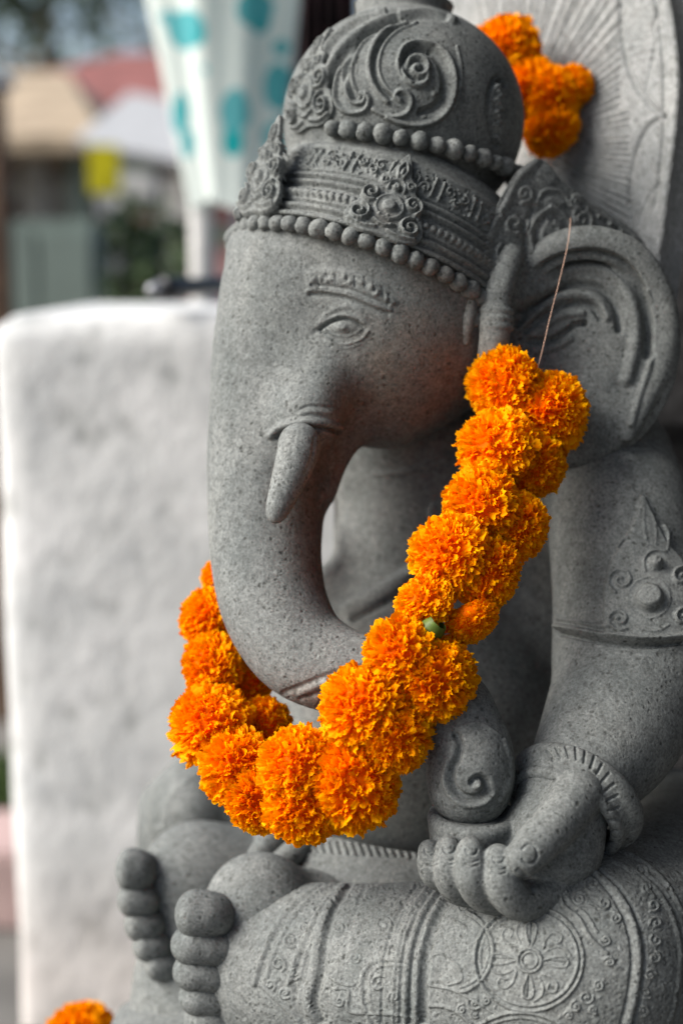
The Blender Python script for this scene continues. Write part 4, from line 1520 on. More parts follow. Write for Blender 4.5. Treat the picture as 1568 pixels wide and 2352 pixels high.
fl_i = [0]
def bloom(parent, u, v, d, r, axis, name='marigold', calyx=False, squash=1.0, label=None, spin=None, three=None):
    """r = radius across, in image pixels; axis = the bloom's own up, in V3"""
    i = fl_i[0]; fl_i[0] += 1
    o = bpy.data.objects.new(name, BLOOMS[i % 6])
    c = Vector(to_world(V3(u, v, d))[0])
    R = r * K * d * (1.09 + 0.06 * math.sin(i * 2.3))
    if parent is not None:
        o.parent = parent
        c = c - parent_loc(parent)
    o.location = c
    o.rotation_euler = basis(dir_world(axis), spin if spin is not None else i * 1.7)
    o.scale = three if three else (R, R, R * squash)
    if three:
        o.scale = tuple(q * R for q in three)
    link(o)
    if label:
        o['label'] = label
    if calyx:
        k_ = bpy.data.objects.new('calyx', CAL)
        k_.parent = o
        link(k_)
    return o

gar = root('marigold_garland', 'long string of orange marigolds hanging from the ear and looping under the curled trunk',
           'garland', W(690, 1900, .83))
# (u, v, d, radius, string direction, squash)
GAR = [
    (1160, 896, .905, 86, (-0.75, -0.3, -0.6), .95), (1262, 938, .905, 88, (0.55, 0.2, -0.75), 1.0),
    (1140, 1032, .885, 98, (-0.45, 0.35, -0.8), .95), (1225, 1075, .892, 76, (0.6, -0.3, -0.6), 1.0),
    (1110, 1160, .868, 92, (-0.4, 0.2, -0.9), 1.0), (1180, 1210, .872, 82, (0.5, -0.2, -0.8), 1.0),
    (1028, 1272, .852, 86, (-0.5, 0.3, -0.85), .95), (1120, 1318, .855, 84, (0.45, -0.2, -0.9), 1.0),
    (975, 1378, .842, 70, (-0.35, 0.55, -0.8), .85), (1082, 1424, .846, 62, (0.4, -0.6, -0.5), .8),
    (922, 1506, .830, 92, (-0.35, 0.25, -0.95), 1.0), (1000, 1560, .832, 94, (0.45, -0.1, -0.95), 1.0),
    (835, 1625, .826, 92, (-0.4, 0.1, -0.95), 1.0), (898, 1690, .826, 96, (0.45, -0.2, -0.9), 1.0),
    (822, 1798, .832, 106, (0.15, -0.15, -1.0), 1.0),
    (688, 1762, .836, 92, (-0.15, 0.35, -0.95), 1.0), (700, 1850, .838, 98, (0.15, -0.4, -0.95), 1.0),
    (548, 1765, .868, 84, (-0.3, 0.3, -0.9), 1.0), (602, 1838, .860, 84, (0.0, -0.5, -0.9), 1.0),
    (490, 1662, .890, 98, (-0.4, 0.25, -0.85), 1.0), (602, 1672, .905, 66, (0.6, 0.1, -0.8), 1.0),
    (484, 1532, .915, 82, (-0.5, 0.2, -0.85), .95), (568, 1560, .925, 62, (0.5, -0.2, -0.8), 1.0),
    (478, 1418, .935, 66, (-0.5, 0.25, -0.8), .95),
    (500, 1322, .955, 42, (-0.5, 0.3, -0.8), .95),
    (560, 1262, 1.00, 66, (-0.5, 0.3, -0.8), 1.0), (652, 1205, 1.03, 60, (-0.3, 0.3, -0.8), 1.0), (722, 1120, 1.06, 46, (-0.2, 0.2, -0.9), 1.0),
]
for (u, v, d, r, ax, sq) in GAR:
    bloom(gar, u, v, d, r, ax, squash=sq)
cx_ = bpy.data.objects.new('calyx', CAL)
cx_.parent = gar
cx_.location = W(1010, 1426, .828) - gar.location
cx_.scale = (0.026, 0.026, 0.024)
cx_.rotation_euler = basis(dir_world((0.55, 0.62, -0.25)))
cx_['label'] = 'green flower base showing between two blooms'
link(cx_)
strg = [V3(1310, 500, .925), V3(1303, 560, .912), V3(1285, 640, .908), V3(1262, 730, .902), V3(1236, 838, .90), V3(1210, 905, .905)]
V_, F_ = tube_mesh(crom(strg, 4), 0.00026, 6)
part('thread', V_, F_, THREAD, gar)
strg = [V3(u, v, d) for (u, v, d, r, a, s_) in GAR]
V_, F_ = tube_mesh(crom(strg, 3), 0.0008, 6)
part('thread', V_, F_, THREAD, gar)

g2 = root('marigold_garland', 'short bunch of orange marigolds tucked behind the crown against the round stone slab', 'garland', W(1240, 340, 1.06))
for (u, v, d, r, ax) in ((1160, 112, 1.065, 74, (-.3, .5, -.8)), (1218, 205, 1.055, 74, (-.2, .1, -.9)), (1268, 225, 1.05, 66, (.4, -.2, -.9)), (1318, 192, 1.055, 44, (.5, .4, -.7)),
                         (1265, 300, 1.05, 68, (.1, -.5, -.8)), (1215, 268, 1.065, 52, (-.3, -.4, -.8)), (1100, 120, 1.10, 60, (-.3, .5, -.8))):
    bloom(g2, u, v, d, r, ax)
strg = [V3(1100, 120, 1.10), V3(1160, 112, 1.07), V3(1218, 205, 1.06), V3(1265, 300, 1.055), V3(1262, 380, 1.06), V3(1300, 470, .98)]
V_, F_ = tube_mesh(crom(strg, 4), 0.0006, 6)
part('thread', V_, F_, THREAD, g2)
lone = bloom(None, 182, 2378, 1.10, 84, (-0.1, 1.0, -0.3), squash=0.95)
lone.name = 'marigold'
tag(lone, 'single orange marigold fallen at the foot of the pale block', 'flower')

# ================================================================== THE PLACE AROUND
def box_mesh(sx, sy, sz, bev=0.0, seg=2):
    import bmesh
    bm = bmesh.new()
    bmesh.ops.create_cube(bm, size=1.0)
    bmesh.ops.scale(bm, vec=(sx, sy, sz), verts=bm.verts)
    if bev:
        bmesh.ops.bevel(bm, geom=bm.edges[:], offset=bev, segments=seg, affect='EDGES')
    V = [tuple(v.co) for v in bm.verts]
    F = [tuple(v.index for v in f.verts) for f in bm.faces]
    bm.free()
    return np.array(V), F

def place(name, V, F, mat, loc=(0, 0, 0), rot=0.0, parent=None, smooth=False, rx=0.0, ry=0.0):
    o = bpy.data.objects.new(name, mesh_data(name, V, F, mat, smooth))
    o.location = loc
    o.rotation_euler = (rx, ry, rot)
    if parent is not None:
        o.parent = parent
    return link(o)

def bx(name, sx, sy, sz, mat, loc, parent=None, rot=0.0, bev=0.0, rx=0.0, ry=0.0):
    V, F = box_mesh(sx, sy, sz, bev)
    return place(name, V, F, mat, loc, rot, parent, rx=rx, ry=ry)

# ---- ground
ASPH = simple_mat("dusty_paving", (0.13, 0.125, 0.115), 0.9, 3.0, amount=0.35, bump=0.01)
gn = 60
gx, gy = np.meshgrid(np.linspace(-60, 60, gn), np.linspace(-30, 120, gn), indexing='ij')
gv = np.stack([gx.ravel(), gy.ravel(), np.zeros(gn * gn)], 1)
idx = np.arange(gn * gn).reshape(gn, gn)
gq = np.stack([idx[:-1, :-1].ravel(), idx[1:, :-1].ravel(), idx[1:, 1:].ravel(), idx[:-1, 1:].ravel()], 1)
o = place('ground', gv, gq, ASPH)
tag(o, kind='structure')

# ---- white weathered block left of the statue
def block_material():
    m, nt, b = new_mat("whitewashed_cement")
    L = nt.links
    geo = nd(nt, 'ShaderNodeNewGeometry')
    P_ = geo.outputs['Position']
    a = nd(nt, 'ShaderNodeTexNoise', i_Scale=7.0, i_Detail=5.0, i_Roughness=0.55, i_Distortion=0.4)
    L.new(P_, a.inputs['Vector'])
    c = nd(nt, 'ShaderNodeTexNoise', i_Scale=22.0, i_Detail=4.0, i_Roughness=0.6)
    mp_ = nd(nt, 'ShaderNodeMapping')
    mp_.inputs['Scale'].default_value = (1.0, 1.0, 0.8)
    L.new(P_, mp_.inputs['Vector'])
    L.new(mp_.outputs[0], c.inputs['Vector'])
    base = ramp(nt, a.outputs[0], [(0.30, (0.42, 0.435, 0.44)), (0.5, (0.56, 0.57, 0.565)), (0.68, (0.68, 0.685, 0.68))])
    st = ramp(nt, c.outputs[0], [(0.25, (0.55, 0.56, 0.55)), (0.45, (1, 1, 1))])
    col = mix(nt, 1.0, base, st, 'MULTIPLY')
    # rusty run near the foot
    sx = nd(nt, 'ShaderNodeSeparateXYZ')
    L.new(P_, sx.inputs[0])
    f = nd(nt, 'ShaderNodeMapRange')
    L.new(sx.outputs[2], f.inputs[0])
    f.inputs['From Min'].default_value = 0.60
    f.inputs['From Max'].default_value = 0.42
    mm = nd(nt, 'ShaderNodeMath', operation='MULTIPLY')
    L.new(f.outputs[0], mm.inputs[0])
    mm.inputs[1].default_value = 0.25
    col = mix(nt, mm.outputs[0], col, (0.62, 0.48, 0.40, 1))
    L.new(col, b.inputs['Base Color'])
    b.inputs['Roughness'].default_value = 0.85
    bp = nd(nt, 'ShaderNodeBump', i_Strength=0.5, i_Distance=0.01)
    L.new(c.outputs[0], bp.inputs['Height'])
    L.new(bp.outputs[0], b.inputs['Normal'])
    return m
BLK = block_material()
BD = 1.60
tl = W(-28, 722, BD)
bw, bd_ = 0.62, 0.50
top_z = tl.z
Bl = Solid(np.array([-0.4, -0.4, -0.80]), np.array([0.4, 0.4, 0.80]), 0.02)
def rbox(X, Y, Z, hx_=bw / 2, hy_=bd_ / 2, hz_=top_z / 2, r=0.022):
    qx, qy, qz = np.abs(X) - hx_ + r, np.abs(Y) - hy_ + r, np.abs(Z) - hz_ + r
    out = np.sqrt(np.maximum(qx, 0) ** 2 + np.maximum(qy, 0) ** 2 + np.maximum(qz, 0) ** 2)
    w_ = 0.0016 * (np.sin(9 * X + 4 * Z) * np.cos(7 * Z + 3 * Y) + 0.6 * np.sin(23 * Z + 5 * X) * np.cos(17 * X + 4 * Y))
    return out + np.minimum(np.maximum(np.maximum(qx, qy), qz), 0) - r + w_
Bl.add(rbox, np.array([-.4, -.4, -.8]), np.array([.4, .4, .8]))
P, Q = Bl.mesh()
o = place('cement_block', P, Q[:, ::1], BLK, (tl.x + bw / 2, tl.y + bd_ / 2 + 0.02, top_z / 2 - 0.001), math.radians(-2), smooth=True)
tag(o, 'tall whitewashed cement block with stained weathered face and rounded edges', 'pedestal')
blk = o

# black torch lying on it
BLACK = simple_mat("black_plastic", (0.006, 0.006, 0.007), 0.35, spec=0.5)
GREYM = simple_mat("grey_metal", (0.30, 0.31, 0.33), 0.4, metal=0.6)
r_ = root('torch', 'black torch with a pale lens end lying on the white block', 'torch', W(440, 676, 1.66))
a, b = W(372, 672, 1.62), W(600, 655, 1.74)
rad = 0.0105
V_, F_ = tube_mesh([np.array(a.lerp(b, t)) for t in (0, .02, .2, .22, .9, 1.0)], [rad * 1.3, rad * 1.35, rad * 1.3, rad, rad, rad * .9], 14)
off = np.array(r_.location)
place('barrel', V_ - off, F_, BLACK, (0, 0, 0.004), parent=r_, smooth=True)
V_, F_ = tube_mesh([np.array(a.lerp(b, t)) for t in (-.12, -.06, 0.01)], [rad * .5, rad * .8, rad * .9], 14)
place('lens', V_ - off, F_, GREYM, (0, 0, 0.004), parent=r_, smooth=True)

# ---- plinth that carries the statue
PL = simple_mat("plinth_stone", (0.13, 0.12, 0.105), 0.9, 12, amount=0.3, bump=0.004)
pz = W(182, 2400, 1.13).z
pr = root('plinth', 'low weathered stone plinth under the seated figure', 'plinth', (0.10, 1.20, 0))
c0 = W(60, 2400, 1.16)
V, F = box_mesh(1.2, 0.62, pz, 0.012)
place('ledge', V, F, PL, (0.17, -0.43, pz / 2), parent=pr)
V, F = box_mesh(0.95, 0.62, pz - 0.004, 0.012)
place('slab', V, F, PL, (0.33, 0.0, pz / 2), parent=pr)

# ---- dark wall behind on the right
DARK = simple_mat("dark_stone_wall", (0.045, 0.045, 0.047), 0.9, 60, amount=0.6, bump=0.004)
wr = root('back_wall_and_blockers', 'dark rough stone wall behind the right side of the round slab, with added unseen light blockers', 'wall', (0.95, 1.50, 0))
for row in range(8):
    for c_ in range(4):
        w_, h_ = 0.42, 0.28
        x = -0.43 + c_ * w_ + (0.1 if row % 2 else -0.1)
        bx('stone_block', w_ - 0.012, 0.16, h_ - 0.012, DARK, (x, 0.004 * ((row * 7 + c_ * 3) % 5), 0.14 + row * h_), wr, bev=0.012)
bx('mortar_core', 1.86, 0.12, 2.24, DARK, (0.2, 0.03, 1.121), wr)

bx('side_light_blocker', 0.16, 2.3, 2.24, DARK, (-0.30, -1.24, 1.121), wr, bev=0.01)  # unseen panel, added to keep sky light off the right side
bx('roof', 1.75, 2.9, 0.10, DARK, (-0.28, -1.15, 2.30), wr, bev=0.01)  # unseen cover, added to cut the sky light from above

# ---- flower-printed cloth
def cloth_material():
    m, nt, b = new_mat("printed_cotton")
    L = nt.links
    uv = nd(nt, 'ShaderNodeAttribute', attribute_name='print')
    sp = nd(nt, 'ShaderNodeSeparateColor')
    L.new(uv.outputs['Color'], sp.inputs[0])
    n = nd(nt, 'ShaderNodeTexNoise', i_Scale=60.0, i_Detail=3.0)
    geo = nd(nt, 'ShaderNodeNewGeometry')
    L.new(geo.outputs['Position'], n.inputs['Vector'])
    ad = nd(nt, 'ShaderNodeMath', operation='MULTIPLY_ADD')
    L.new(n.outputs[0], ad.inputs[0]); ad.inputs[1].default_value = 0.5
    L.new(sp.outputs[0], ad.inputs[2])
    f = ramp(nt, ad.outputs[0], [(0.62, (0, 0, 0)), (0.72, (1, 1, 1))])
    teal = mix(nt, sp.outputs[1], (0.13, 0.43, 0.47, 1), (0.0, 0.36, 0.38, 1))
    col = mix(nt, f, (0.68, 0.75, 0.72, 1), teal)
    L.new(col, b.inputs['Base Color'])
    b.inputs['Roughness'].default_value = 0.9
    tr = nd(nt, 'ShaderNodeBsdfTranslucent')
    L.new(col, tr.inputs[0])
    mx = nd(nt, 'ShaderNodeMixShader'); mx.inputs[0].default_value = 0.3
    L.new(b.outputs[0], mx.inputs[1]); L.new(tr.outputs[0], mx.inputs[2])
    L.new(mx.outputs[0], nt.nodes['Material Output'].inputs[0])
    return m
CLOTH = cloth_material()
CD = 2.25
def cl_edge(v):
    t = np.clip((v + 400) / 870.0, 0, 1)
    left = 250 + (438 - 250) * t
    right = 715 + (640 - 715) * t ** 1.3
    return left, right
nu, nv = 90, 80
V, A = [], []
spots = [(430, 68, 44, 1, 0.3), (455, 82, 18, 1, 1.0), (385, 40, 18, 1, .0), (585, 20, 42, 1, .3), (597, 55, 22, 1, .6), (540, 255, 36, 1.4, .2), (535, 325, 24, 1.4, 1.0), (640, 200, 34, 1.6, .3), (645, 110, 20, 1, .4),
         (415, 260, 20, 2.5, .5), (432, 330, 16, 2, .3), (640, 320, 36, 1.3, .4), (350, -60, 40, 1, .3), (500, -140, 44, 1, .4), (620, -200, 40, 1, .3), (400, -260, 40, 1, .2), (470, 160, 9, 1, .3)]
for j in range(nv + 1):
    v = -400 + 870 * j / nv
    l_, r2 = cl_edge(v)
    for i in range(nu + 1):
        s_ = i / nu
        a = s_ * 2 * math.pi
        # wraps all the way round the pole; the folds run down it
        half = (r2 - l_) / 2
        mid = (r2 + l_) / 2
        fold = 1 + 0.06 * math.sin(a * 5 + 0.6) + 0.06 * math.sin(a * 9 + 2 + j * 0.03)
        u = mid - half * math.cos(a) * (fold if abs(math.sin(a)) > 0.3 else 1)
        dz = -half * math.sin(a) * fold * K * CD * 0.7
        vv = v + (10 * math.sin(a * 5) if j == nv else 0)
        dd_ = (W(466, 690, CD).y) / (CP - (vv - 1176) * K * SP)
        V.append(V3(u, vv, dd_ + dz))
        val, gsel = 0.0, 0.0
        if math.sin(a) > -0.05:
            for (su, sv, sr, asp, gq_) in spots:
                q_ = math.hypot((u - su), (vv - sv) / asp) / sr
                f_ = max(0, 1 - q_ * q_ * 0.55)
                if f_ > val:
                    val, gsel = f_, gq_
        else:
            val = 0.9 if (math.sin(u * 0.05) * math.sin(v * 0.03 + 1) > 0.7) else 0
        A.append((val, gsel, 0, 1))
idx = np.arange((nu + 1) * (nv + 1)).reshape(nv + 1, nu + 1)
q = np.stack([idx[:-1, :-1].ravel(), idx[:-1, 1:].ravel(), idx[1:, 1:].ravel(), idx[1:, :-1].ravel()], 1)
um = root('parasol', 'furled white cloth parasol printed with turquoise flowers', 'parasol', (W(466, 690, CD).x, W(466, 690, CD).y, 0))
co = part('canopy', np.array(V), q, CLOTH, um)
ca_ = co.data.color_attributes.new('print', 'FLOAT_COLOR', 'POINT')
ca_.data.foreach_set('color', np.array(A, np.float32).ravel())
WHITE = simple_mat("white_paint", (0.46, 0.46, 0.45), 0.6, 20, amount=0.15)
V_, F_ = tube_mesh([np.array((0, 0, 0.06)), np.array((0, 0, 1.2)), np.array((0, 0, 2.35))], 0.020, 14)
place('pole', V_, F_, WHITE, (0, 0, 0), parent=um, smooth=True)
V_, F_ = tube_mesh([np.array((0, 0, 0.0)), np.array((0, 0, 0.05)), np.array((0, 0, 0.07))], [0.24, 0.24, 0.05], 24)
place('foot', V_, F_, WHITE, (0, 0, 0), parent=um, smooth=False)

# ---- dark maroon hanging cloth
MAR = simple_mat("maroon_cloth", (0.022, 0.010, 0.012), 0.9, 26, amount=0.9)
V = []
nu, nv = 40, 24
for j in range(nv + 1):
    for i in range(nu + 1):
        u = 672 + 150 * i / nu
        v = -360 + 760 * j / nv
        V.append(V3(u, v, 2.60 + 0.03 * math.sin(i * 0.9) + 0.01 * math.sin(j * .4)))
idx = np.arange((nu + 1) * (nv + 1)).reshape(nv + 1, nu + 1)
q = np.stack([idx[:-1, :-1].ravel(), idx[:-1, 1:].ravel(), idx[1:, 1:].ravel(), idx[1:, :-1].ravel()], 1)
mc = root('hanging_cloth', 'dark maroon patterned cloth hanging from a bar behind the crown', 'cloth', W(745, 400, 2.6))
part('cloth', np.array(V), q, MAR, mc)
a, b = np.array(W(640, -362, 2.6)), np.array(W(860, -362, 2.6))
V_, F_ = tube_mesh([a, (a + b) / 2, b], 0.012, 10)
place('rail', V_ - np.array(mc.location), F_, BLACK, parent=mc, smooth=True)
for e_ in (a, b):
    V_, F_ = tube_mesh([e_, np.array([e_[0], e_[1], 0.6]), np.array([e_[0], e_[1], 0.0])], 0.012, 10)
    place('post', V_ - np.array(mc.location), F_, BLACK, parent=mc, smooth=True)

# ---- street of stalls far behind
TAN = simple_mat("tan_thatch", (0.34, 0.27, 0.19), 0.9, 8, amount=0.3)
GREYR = simple_mat("grey_sheet_roof", (0.30, 0.31, 0.32), 0.6, 4, amount=0.2)
REDT = simple_mat("red_roof_tile", (0.22, 0.085, 0.075), 0.8, 6, amount=0.3)
WOOD = simple_mat("brown_wood", (0.11, 0.065, 0.04), 0.7, 9, amount=0.4)
GRN = simple_mat("pale_green_paint", (0.15, 0.19, 0.17), 0.7, 5, amount=0.2)
SHADEW = simple_mat("dim_plaster", (0.30, 0.28, 0.265), 0.9, 4, amount=0.4)
YEL = simple_mat("yellow_sign_paint", (0.42, 0.37, 0.0), 0.5)
PINK = simple_mat("pink_paint", (0.55, 0.30, 0.28), 0.7)
LEAFM = simple_mat("dark_leaf", (0.035, 0.06, 0.022), 0.7, 5, amount=0.5)
BARK = simple_mat("bark", (0.10, 0.08, 0.06), 0.9, 12, amount=0.4)

def at(u, v, d):
    return W(u, v, d)

# open pavilion with thatched roof and posts, about 6 m off
p0 = at(110, 690, 6.2)
pv = root('market_stall', 'open stall with tan thatched roof and pale green posts', 'stall', (p0.x, p0.y, 0))
def hip(name, x0, x1, y0, y1, z0, z1, mat, parent, ins=0.4):
    V = [(x0, y0, z0), (x1, y0, z0), (x1, y1, z0), (x0, y1, z0), (x0 + ins, (y0 + y1) / 2, z1), (x1 - ins, (y0 + y1) / 2, z1),
         (x0, y0, z0 - .06), (x1, y0, z0 - .06), (x1, y1, z0 - .06), (x0, y1, z0 - .06)]
    F = [(0, 1, 5, 4), (1, 2, 5), (2, 3, 4, 5), (3, 0, 4), (6, 7, 1, 0), (7, 8, 2, 1), (8, 9, 3, 2), (9, 6, 0, 3), (9, 8, 7, 6)]
    return place(name, np.array(V), F, mat, parent=parent)
ez = at(110, 330, 6.2).z
ST2 = simple_mat('cream_plaster', (0.42, 0.38, 0.33), 0.9, 4, amount=0.25)
hip('roof', -1.9, 0.32, -0.3, 2.4, ez, ez + 0.42, TAN, pv)
for x in (-1.6, -0.42, 0.16):
    bx('post', 0.10, 0.10, ez - 0.1, GRN, (x, 0, (ez - 0.1) / 2 + 0.05), pv)
bx('post', 0.10, 0.10, ez - 0.1, WHITE, (-0.12, 0.4, (ez - 0.1) / 2 + 0.05), pv)
bx('counter', 1.7, 0.5, 0.9, WOOD, (-0.9, 0.7, 0.451), pv)
bx('rear_panel', 2.1, 0.05, ez - 0.2, SHADEW, (-0.8, 2.2, (ez - 0.2) / 2), pv)
# things on its counter
for i, (x, h, m_) in enumerate(((-0.35, 0.45, GRN), (-0.75, 0.38, PINK), (-1.1, 0.5, WOOD), (0.02, 0.34, SHADEW))):
    bxo = root('crate', ('pale green crate', 'pink crate', 'brown wooden crate', 'grey crate')[i] + ' standing on the counter of the thatched stall', 'crate',
               (p0.x + x, p0.y + 0.7, 0.902), 'crates on the stall counter')
    bx('box_body', 0.26, 0.26, h, m_, (0, 0, h / 2), bxo)
    bx('rim', 0.285, 0.285, 0.03, m_, (0, 0, h + 0.012), bxo)

# second building with red tiles
p1 = at(330, 690, 8.5)
sh = root('shop_building', 'shuttered shop with red tiled roof beyond the stalls', 'building', (p1.x, p1.y, 0))
ez1 = at(330, 255, 8.5).z
bx('wall', 3.6, 2.4, ez1, SHADEW, (0.3, 1.4, ez1 / 2), sh)
hip('roof', -1.2, 2.4, -0.25, 3.0, ez1, at(330, 60, 8.5).z, REDT, sh, 0.9)
for i in range(12):
    bx('shutter_slat', 1.15, 0.04, 0.055, GREYR, (0.42, 0.17 - 0.002 * i, 1.30 + i * 0.08), sh)
for x in (-0.75, 1.45):
    d_ = bx('door', 0.62, 0.05, 1.95, WOOD, (x, 0.17, 0.976), sh)
    bx('door_handle', 0.03, 0.04, 0.12, GREYM, (0.22, -0.045, 0), d_)
wf = bx('window', 0.5, 0.04, 0.5, BLACK, (1.9, 0.185, 1.6), sh)

# white awning sheet
p2 = at(325, 300, 5.2)
aw = root('awning', 'white sheet awning on thin posts beside the parasol', 'awning', (p2.x, p2.y, 0))
V, F = box_mesh(0.62, 1.0, 0.02, 0.004)
place('sheet', V, F, WHITE, (0.12, 0.3, p2.z + 0.02), parent=aw, rx=0.28, ry=0.20)
for x, y in ((-0.12, -0.12), (0.36, -0.12), (-0.12, 0.7), (0.36, 0.7)):
    bx('post', 0.03, 0.03, p2.z - 0.16, GREYM, (x, y, (p2.z - 0.16) / 2), aw)
# yellow sign
p3 = at(240, 390, 4.8)
sg = root('sign', 'small yellow sign board on a post near the thatched stall', 'sign', (p3.x, p3.y, 0))
bx('board', 0.105, 0.02, 0.16, YEL, (0, 0, p3.z), sg, bev=0.004)
bx('post', 0.03, 0.03, p3.z - 0.08, GREYM, (0, 0.006, (p3.z - 0.08) / 2), sg)
p4 = at(292, 442, 5.0)
ba = root('banner', 'pale white notice board under the yellow sign', 'notice board', (p4.x, p4.y, 0))
bx('board', 0.20, 0.02, 0.13, WHITE, (0, 0, p4.z), ba, bev=0.004)
bx('post', 0.03, 0.03, p4.z - 0.06, GREYM, (0, 0.006, (p4.z - 0.06) / 2), ba)
bx('frame', 0.22, 0.012, 0.03, WOOD, (0, 0.0, p4.z - 0.085), ba)
# brown bench/table with boxes
p5 = at(330, 690, 4.6)
tb = root('display_table', 'brown wooden display table in front of the shuttered shop', 'table', (p5.x, p5.y, 0))
bx('table_top', 0.85, 0.45, 0.035, WOOD, (0.05, 0.2, 1.02), tb)
for x, y in ((-.33, .02), (.43, .02), (-.33, .38), (.43, .38)):
    bx('leg', 0.05, 0.05, 1.0, WOOD, (x, y, 0.501), tb)
tb2 = root('basket', 'tan woven basket on the brown display table', 'basket', (p5.x - 0.08, p5.y + 0.2, 1.038))
V_, F_ = tube_mesh([np.array((0, 0, 0)), np.array((0, 0, .07)), np.array((0, 0, .14))], [0.09, 0.12, 0.13], 18)
place('basket_body', V_, F_, TAN, parent=tb2)
V_, F_ = tube_mesh(np.array([(0.13 * math.cos(t), 0.13 * math.sin(t), 0.14) for t in np.linspace(0, 6.3, 24)]), 0.010, 6, caps=False)
place('rim', V_, F_, WOOD, parent=tb2)
pk = root('jar', 'pink jar on the brown display table beside the parasol pole', 'jar', (at(468, 600, 4.75).x, p5.y + 0.16, 1.038))
V_, F_ = tube_mesh([np.array((0, 0, 0)), np.array((0, 0, .10)), np.array((0, 0, .20)), np.array((0, 0, .22))], [0.07, 0.085, 0.06, 0.035], 18)
place('jar_body', V_, F_, PINK, parent=pk)
V_, F_ = tube_mesh([np.array((0, 0, .222)), np.array((0, 0, .24)), np.array((0, 0, .25))], [0.045, 0.045, 0.02], 14)
place('lid', V_, F_, WHITE, parent=pk)

# more of the street: a grey-roofed stall, light pillars, hanging goods, a bench
pA = at(300, 690, 7.0)
gs = root('market_stall', 'grey sheet-roofed stall with cream pillars behind the white awning', 'stall', (pA.x, pA.y, 0))
zA = at(300, 330, 7.0).z
V, F = box_mesh(2.5, 1.6, 0.05, 0.01)
place('roof_sheet', V, F, GREYR, (-0.1, 0.6, zA + 0.12), parent=gs, rx=0.12)
bx('rear_wall', 2.3, 0.06, zA, ST2, (0, 1.3, zA / 2), gs)
for x in (-0.95, -0.2, 0.5, 0.9):
    bx('pillar', 0.13, 0.13, zA - 0.05, ST2, (x, 0, (zA - 0.05) / 2 + 0.02), gs)
bx('beam', 2.2, 0.08, 0.12, WOOD, (0, -0.02, zA - 0.10), gs)
BLUEG = simple_mat('slate_blue_cloth', (0.16, 0.20, 0.26), 0.9)
for i, (x, w_, h_, m_, nm) in enumerate(((-0.72, 0.22, 0.62, REDT, 'dark red'), (-0.42, 0.2, 0.5, WHITE, 'white'), (0.1, 0.24, 0.55, BLUEG, 'slate blue'), (0.7, 0.22, 0.6, TAN, 'tan'))):
    hc = root('hanging_shirt', nm + ' shirt hanging from the beam of the grey-roofed stall', 'shirt', (pA.x + x, pA.y - 0.06, zA - 0.16 - h_), 'shirts hanging in the stall')
    bx('shirt_body', w_, 0.05, h_, m_, (0, 0, h_ / 2), hc, bev=0.02)
    for s_ in (-1, 1):
        bx('sleeve', 0.09, 0.045, 0.2, m_, (s_ * (w_ / 2 + 0.035), 0, h_ - 0.12), hc, bev=0.015, ry=s_ * -0.35)
pB = at(205, 690, 4.4)
cb = root('cupboard', 'pale green cupboard standing at the roadside below the yellow sign', 'cupboard', (pB.x - 0.12, pB.y, 0))
bx('cabinet', 0.34, 0.3, 1.42, GRN, (0, 0, 0.711), cb, bev=0.01)
for x in (-0.082, 0.082):
    d_ = bx('door', 0.155, 0.02, 1.3, GRN, (x, -0.158, 0.73), cb, bev=0.004)
    bx('door_handle', 0.012, 0.02, 0.08, GREYM, (-0.055 if x > 0 else 0.055, -0.018, 0), d_)
pC = at(30, 690, 3.9)
bn = root('post', 'dark wooden post at the far left before the thatched stall', 'post', (pC.x - 0.05, pC.y, 0))
bx('shaft', 0.09, 0.09, 1.75, WOOD, (0, 0, 0.876), bn, bev=0.008)
bx('cap', 0.13, 0.13, 0.04, GREYM, (0, 0, 1.772), bn, bev=0.006)
pD = at(420, 690, 5.6)
rk = root('shelf_rack', 'grey metal shelf rack of goods between parasol and shuttered shop', 'rack', (pD.x, pD.y, 0))
for x in (-0.3, 0.3):
    for y in (0, 0.3):
        bx('upright', 0.03, 0.03, 1.62, GREYM, (x, y, 0.811), rk)
for i in range(4):
    bx('shelf', 0.62, 0.34, 0.02, GREYM, (0, 0.15, 0.3 + i * 0.38), rk)
for i in range(2):
    for j in range(3):
        m_, nm = ((WOOD, 'brown'), (ST2, 'cream'), (PINK, 'pink'), (GRN, 'green'), (WHITE, 'white'), (REDT, 'red'), (TAN, 'tan'), (BLUEG, 'blue'), (YEL, 'yellow'))[i * 3 + j]
        b_ = root('carton', nm + ' carton on the grey metal shelf rack, ' + ('third', 'top')[i] + ' shelf', 'carton', (pD.x - 0.19 + j * 0.19, pD.y + 0.13, 0.3 + (i + 2) * 0.38 + 0.0115), 'cartons on the shelf rack')
        hh = 0.16 + 0.05 * ((i * 5 + j * 3) % 4)
        bx('carton_body', 0.15, 0.18, hh, m_, (0, 0, hh / 2), b_)
        bx('lid', 0.156, 0.186, 0.02, m_, (0, 0, hh + 0.008), b_)

